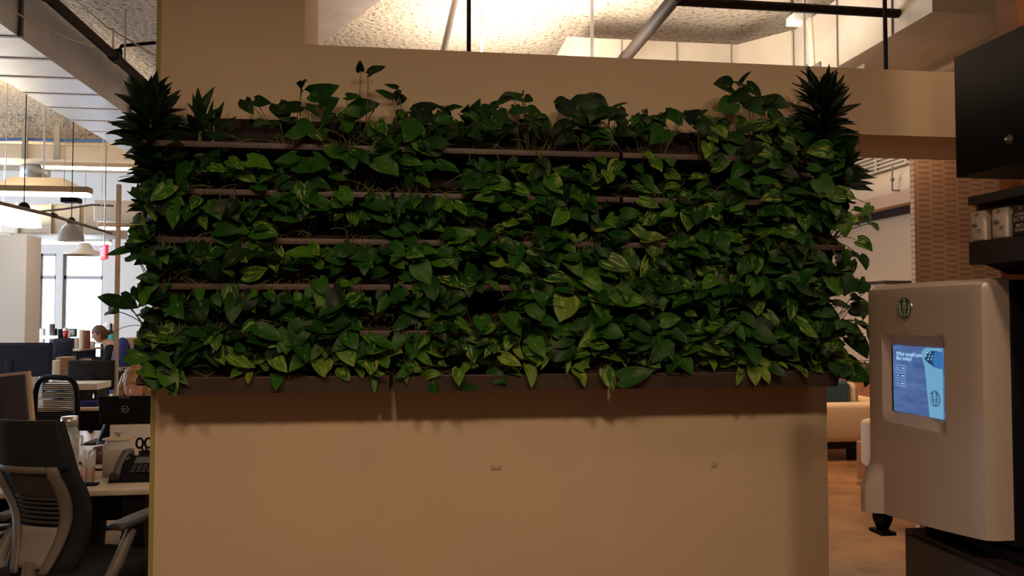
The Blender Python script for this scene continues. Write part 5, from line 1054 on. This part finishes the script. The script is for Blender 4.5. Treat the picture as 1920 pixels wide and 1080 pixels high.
def person(loc, ang, label, hairm, top, hair, headturn=0, tilt=0, glasses=False, scale=1.0, scarf=None, lean=.0):
    t = thing('person', loc, label, 'person'); Mw = Matrix.Translation(loc) @ Matrix.Rotation(ang, 4, 'Z') @ Matrix.Scale(scale, 4)
    V = [(0,0,.55), (0,.0,.68), (0,.02,.84), (0,.04,.97), (0,.055+lean*.4,1.05-lean*.3), (0,.07+lean*.8,1.12-lean*.7)]; Rr = [(.14,.10), (.125,.09), (.135,.10), (.09,.07), (.048,.048), (.05,.05)]; E = [(0,1),(1,2),(2,3),(3,4),(4,5)]
    for s in (-1, 1):
        n = len(V); V += [(s*.15,.03,.94), (s*.21,.08,.74), (s*.15,.29,.775), (s*.14,.35,.78)]; Rr += [.05, .042, .028, (.032,.018)]; E += [(3,n),(n,n+1),(n+1,n+2),(n+2,n+3)]
        for k in range(4):
            m = len(V); ox = (k-1.5)*.019; V += [(s*.14+ox, .385, .782), (s*.14+ox*1.1, .415+.006*(1.5-abs(k-1.5)), .778), (s*.14+ox*1.1, .437+.006*(1.5-abs(k-1.5)), .766)]; Rr += [.009, .0085, .007]; E += [(n+3,m),(m,m+1),(m+1,m+2)]
        m = len(V); V += [(s*.14-s*.035, .36, .775), (s*.14-s*.048, .385, .77)]; Rr += [.011, .008]; E += [(n+3,m),(m,m+1)]
        n = len(V); V += [(s*.10,.03,.53), (s*.12,.42,.53), (s*.12,.44,.10), (s*.12,.56,.045)]; Rr += [.085, .062, .042, .035]; E += [(0,n),(n,n+1),(n+1,n+2),(n+2,n+3)]
    vs, fs = skin(V, E, Rr, 1)
    b = MB(Mw); b.add(vs, fs, True)
    Hm = Matrix.Translation((0, .085+lean, 1.195-lean*.8)) @ Matrix.Rotation(headturn, 4, 'Z') @ Matrix.Rotation(-tilt, 4, 'X')
    hb = headmesh(Matrix()); b.M = Mw @ Hm; b.add(hb.v, hb.f, True); b.M = Mw
    body = b.build('body', M_skin, t); md = body.modifiers.new('remesh', 'REMESH'); md.mode = 'VOXEL'; md.voxel_size = .0065; md.use_smooth_shade = True
    # jumper and trousers follow the body
    cv, ce, cr = V[:4], [(0,1),(1,2),(2,3)], [(.155,.118), (.142,.105), (.152,.115), (.105,.085)]
    for s in (-1, 1): n = len(cv); cv = cv+[(s*.15,.03,.94), (s*.21,.08,.74), (s*.155,.265,.772)]; cr += [.066, .056, .040]; ce += [(3,n),(n,n+1),(n+1,n+2)]
    vs, fs = skin(cv, ce, cr, 2); MB(Mw).add(vs, fs, True).build('sweater', top, t)
    cv, ce, cr = [(0,.0,.55)], [], [(.15,.115)]
    for s in (-1, 1): n = len(cv); cv = cv+[(s*.10,.03,.53), (s*.12,.42,.53), (s*.12,.44,.12)]; cr += [.096, .074, .052]; ce += [(0,n),(n,n+1),(n+1,n+2)]
    vs, fs = skin(cv, ce, cr, 2); MB(Mw).add(vs, fs, True).build('trousers', M_navy, t)
    for s in (-1, 1): MB(Mw).rbox(s*.12-.045, s*.12+.045, .40, .63, .0, .09, .03).build('shoe', M_black, t)
    MH = Mw @ Hm
    for s in (-1, 1):
        e = MB(MH); e.lathe([(0, -.008), (.0085, -.003), (.0085, .003), (0, .008)], (s*.028, .077, .008), 12, 'y'); eo = e.build('eye', M_white, t)
        MB(MH).lathe([(0, -.002), (.004, -.001), (.0045, .002)], (s*.028, .0845, .007), 10, 'y').build('iris', M_hairb, eo)
        MB(MH).tube([(s*.014, .094, .031), (s*.028, .092, .034), (s*.044, .082, .028)], .0025, 6).build('eyebrow', hairm, t)
    MB(MH).tube([(-.020, .072, -.058), (0, .085, -.057), (.020, .072, -.058)], [.002, .005, .002], 8).build('mouth', mat('lips', (.45, .12, .11), .5), t)
    def hf(u, v):
        az = 2*pi*u; el = (v)*pi/2; c = cos(az); lim = .30 if c > .35 else (-.1 if c > -.1 else -.75)
        el = lim+(pi/2-lim)*v; x = sin(az)*cos(el); y = cos(az)*cos(el); z = sin(el); k = 1.11+.02*sin(az*17)
        return Vector((x*.076*k, y*.094*k-.004, z*.117*k+.002))
    h = MB(MH); h.grid(hf, 44, 14, True)
    if hair == 'bun': h.grid(lambda u, v: (.036*sin(2*pi*u)*sin(pi*v), -.115+.03*cos(2*pi*u)*sin(pi*v), -.005+.038*cos(pi*v)), 14, 9, True)
    else:
        for s in (-1, 1):
            for k in range(7): a = 1.15+k*.28; x0_, y0_ = .084*sin(a)*s, .10*cos(a)-.01; h.tube([(x0_*.75, y0_*.75, .07), (x0_, y0_, 0), (x0_*1.08, y0_*1.02-.008, -.08), (x0_*1.0, y0_*.9-.02, -.17), (x0_*1.05, y0_*.85-.02, -.235)], [.016, .022, .024, .022, .010], 8)
    h.build('hair', hairm, t)
    if scarf: MB(Mw).tube([(.095*cos(a)*1.15, .04+.085*sin(a), 1.03+.015*sin(a*3)) for a in [2*pi*k/22 for k in range(23)]], .036, 10).tube([(.05, .12, 1.02), (.06, .155, .92), (.05, .16, .80)], [.03, .035, .03], 8).build('scarf', scarf, t)
    return t
M_scarf = mat('patterned_scarf', (.55, .30, .20), .9, noise=.8, scale=22)
ph = P(247, 722, DV+1.62)
person((ph.x+.01, DV+1.78, ph.z-1.165), radians(180), 'blond woman in patterned scarf bent over the black laptop', M_hair, M_black, 'long', headturn=radians(6), tilt=radians(14), scarf=M_scarf, lean=.04)
task_chair(262, 770, DV+1.95, radians(180), 'black office chair carrying the blond woman', wd=.42)
fv = 11.6; ph = P(181, 628, fv)
person((ph.x+.10, fv+.35, max(0, ph.z-1.12)), radians(105), 'woman in dark sweater with brown hair in bun, seated in profile', M_hairb, M_fabric, 'bun', tilt=radians(16), lean=.09)
task_chair(207, 642, fv-.02, radians(-80), 'dark office chair under the woman with the bun', seatcol=M_navy)
# far desk and clutter
z4 = .74; a, c = P(72, 640, fv+.3), P(205, 640, fv+.3)
ZF = P(150, 652, fv).z
desk(P(60, 640, fv).x, P(176, 640, fv).x, fv-.45, fv+.30, 'far raised desk before the windows covered in clutter', z=ZF)
monitor(116, 143, 616, 632, fv+.14, 'pale screen glowing behind the red cup', M_greyd, mat('pale_screen_back', (.55, .62, .66), .4), z0=ZF+.001)
monitor(95, 106, 616, 629, fv+.1, 'small black screen left of the red cup', M_black, z0=ZF+.001)
box_thing('black_speaker', 108, 115, 617, 633, fv-.1, .1, M_black, 'small black speaker beside the red cup', 'speaker', ZF+.001)
t = thing('red_cup', P(123, 640, fv-.2), 'red drinking cup with clear lid on the far desk', 'cup'); q = P(123, 634, fv-.2); qt = P(123, 620, fv-.2).z
MB().lathe([(0, q.z), (.025, q.z), (.036, qt), (0, qt)], (q.x, q.y, 0), 16).build('cup_body', M_red, t)
MB().lathe([(.037, qt+.001), (.035, qt+.02), (.02, qt+.04), (0, qt+.04)], (q.x, q.y, 0), 16).build('cup_lid', M_white, t)
MB().rbox(q.x-.12, q.x+.12, q.y-.05, q.y+.1, ZF+.001, q.z-.001, .004).build('cup_stand', M_black, t)
box_thing('light_shelf', 77, 105, 630, 635, fv-.1, .1, M_glowc, 'thin glowing light box strip under the small black screen', 'light')
for i, (p0, p1, y0, y1, m, nm, lab) in enumerate(((148, 156, 618, 631, M_tan, 'cream_box', 'cream box standing near the head of far woman'), (158, 167, 619, 629, mat('dull_red', (.22, .06, .05), .6), 'red_box', 'dull red box beside the cream box on far desk'), (133, 145, 633, 652, M_white, 'paper_holder', 'white paper holder on the far desk beside cables'), (147, 155, 636, 648, MATS['dull_red'], 'toy_figure_block', 'small maroon desk ornament before the cream box'), (158, 164, 638, 650, M_gum, 'brown_ornament', 'small pinkish brown ornament left of the far woman'), (92, 100, 607, 617, M_greyd, 'backpack', 'grey backpack shape against the window sill'), (73, 82, 616, 628, M_white, 'binder', 'pale binder at the left end of the far desk'), (162, 176, 640, 652, M_paper, 'paper_pile', 'loose white papers in front of far woman'))):
    box_thing(nm, p0, p1, y0, y1, fv-.38+.075*i, .06, m, lab, 'desk clutter', ZF+.001, .01)
ZG = P(208, 640, 12.6).z
desk(P(192, 640, 12.6).x, P(262, 640, 12.6).x, 12.3, 13.1, 'raised desk against the pale wall behind the tan post', z=ZG-.001)
q = P(208, 622, fv+.9); t = thing('wine_bottle', (q.x, q.y, ZG), 'dark blue bottle against pale wall beside the tan post', 'bottle'); zt4 = P(208, 607, fv+.9).z
MB().lathe([(0, ZG), (.04, ZG), (.04, zt4-.14), (.014, zt4-.08), (.014, zt4), (0, zt4)], (q.x, q.y, 0), 16).build('bottle_body', M_navy, t)
MB().lathe([(.0155, zt4-.05), (.0155, zt4+.002), (0, zt4+.002)], (q.x, q.y, 0), 12).build('bottle_cap', M_black, t)
box_thing('teal_tray', 196, 212, 626, 633, fv+.85, .2, M_teal, 'teal tray near the dark bottle', 'tray', ZG)
tag(MB().grid(lambda u, v: Vector((P(201, 622, 12.8).x+.11*sin(2*pi*u)*sin(pi*v), 12.85+.08*cos(2*pi*u)*sin(pi*v), ZG+.142+.14*cos(pi*v))), 16, 10, True).build('white_bag', M_white), 'white rounded bag behind the head of far woman', 'bag')
box_thing('brown_case', 226, 252, 634, 656, 9.4, .4, M_gum, 'dark brown case right of the tan post', 'case', .741)
desk(P(222, 660, 9.3).x, P(330, 660, 9.3).x, 9.35, 10.1, 'desk half hidden by plants, right of the tan post')
q = P(229, 660, 9.15)
tag(MB().grid(lambda u, v: Vector((q.x+.13*sin(2*pi*u)*sin(pi*v)**.7, 9.15+.08*cos(2*pi*u)*sin(pi*v), .0+(q.z+.16)*(.5+.5*cos(pi*v)))), 18, 14, True).build('draped_jacket', M_blue), 'dark blue jacket draped right of the tan post', 'jacket')
t = thing('name_sign', P(228, 691, 8.95), 'black box sign with small white lettering above the blond woman', 'sign'); q0, q1 = P(212, 686, 8.95), P(250, 697, 8.95)
MB().rbox(q0.x, q1.x, 8.95, 9.05, .741, q0.z, .005).build('sign_box', M_black, t)
textmesh('ENJOY', .055, 'lettering', M_paper, t, Matrix.Translation(((q0.x+q1.x)/2-.02, 8.948, (q0.z+q1.z)/2)) @ Matrix.Rotation(radians(90), 4, 'X'))
desk(P(212, 700, 8.85).x, P(330, 700, 8.85).x, 8.85, 9.3, 'desk holding the black box sign')
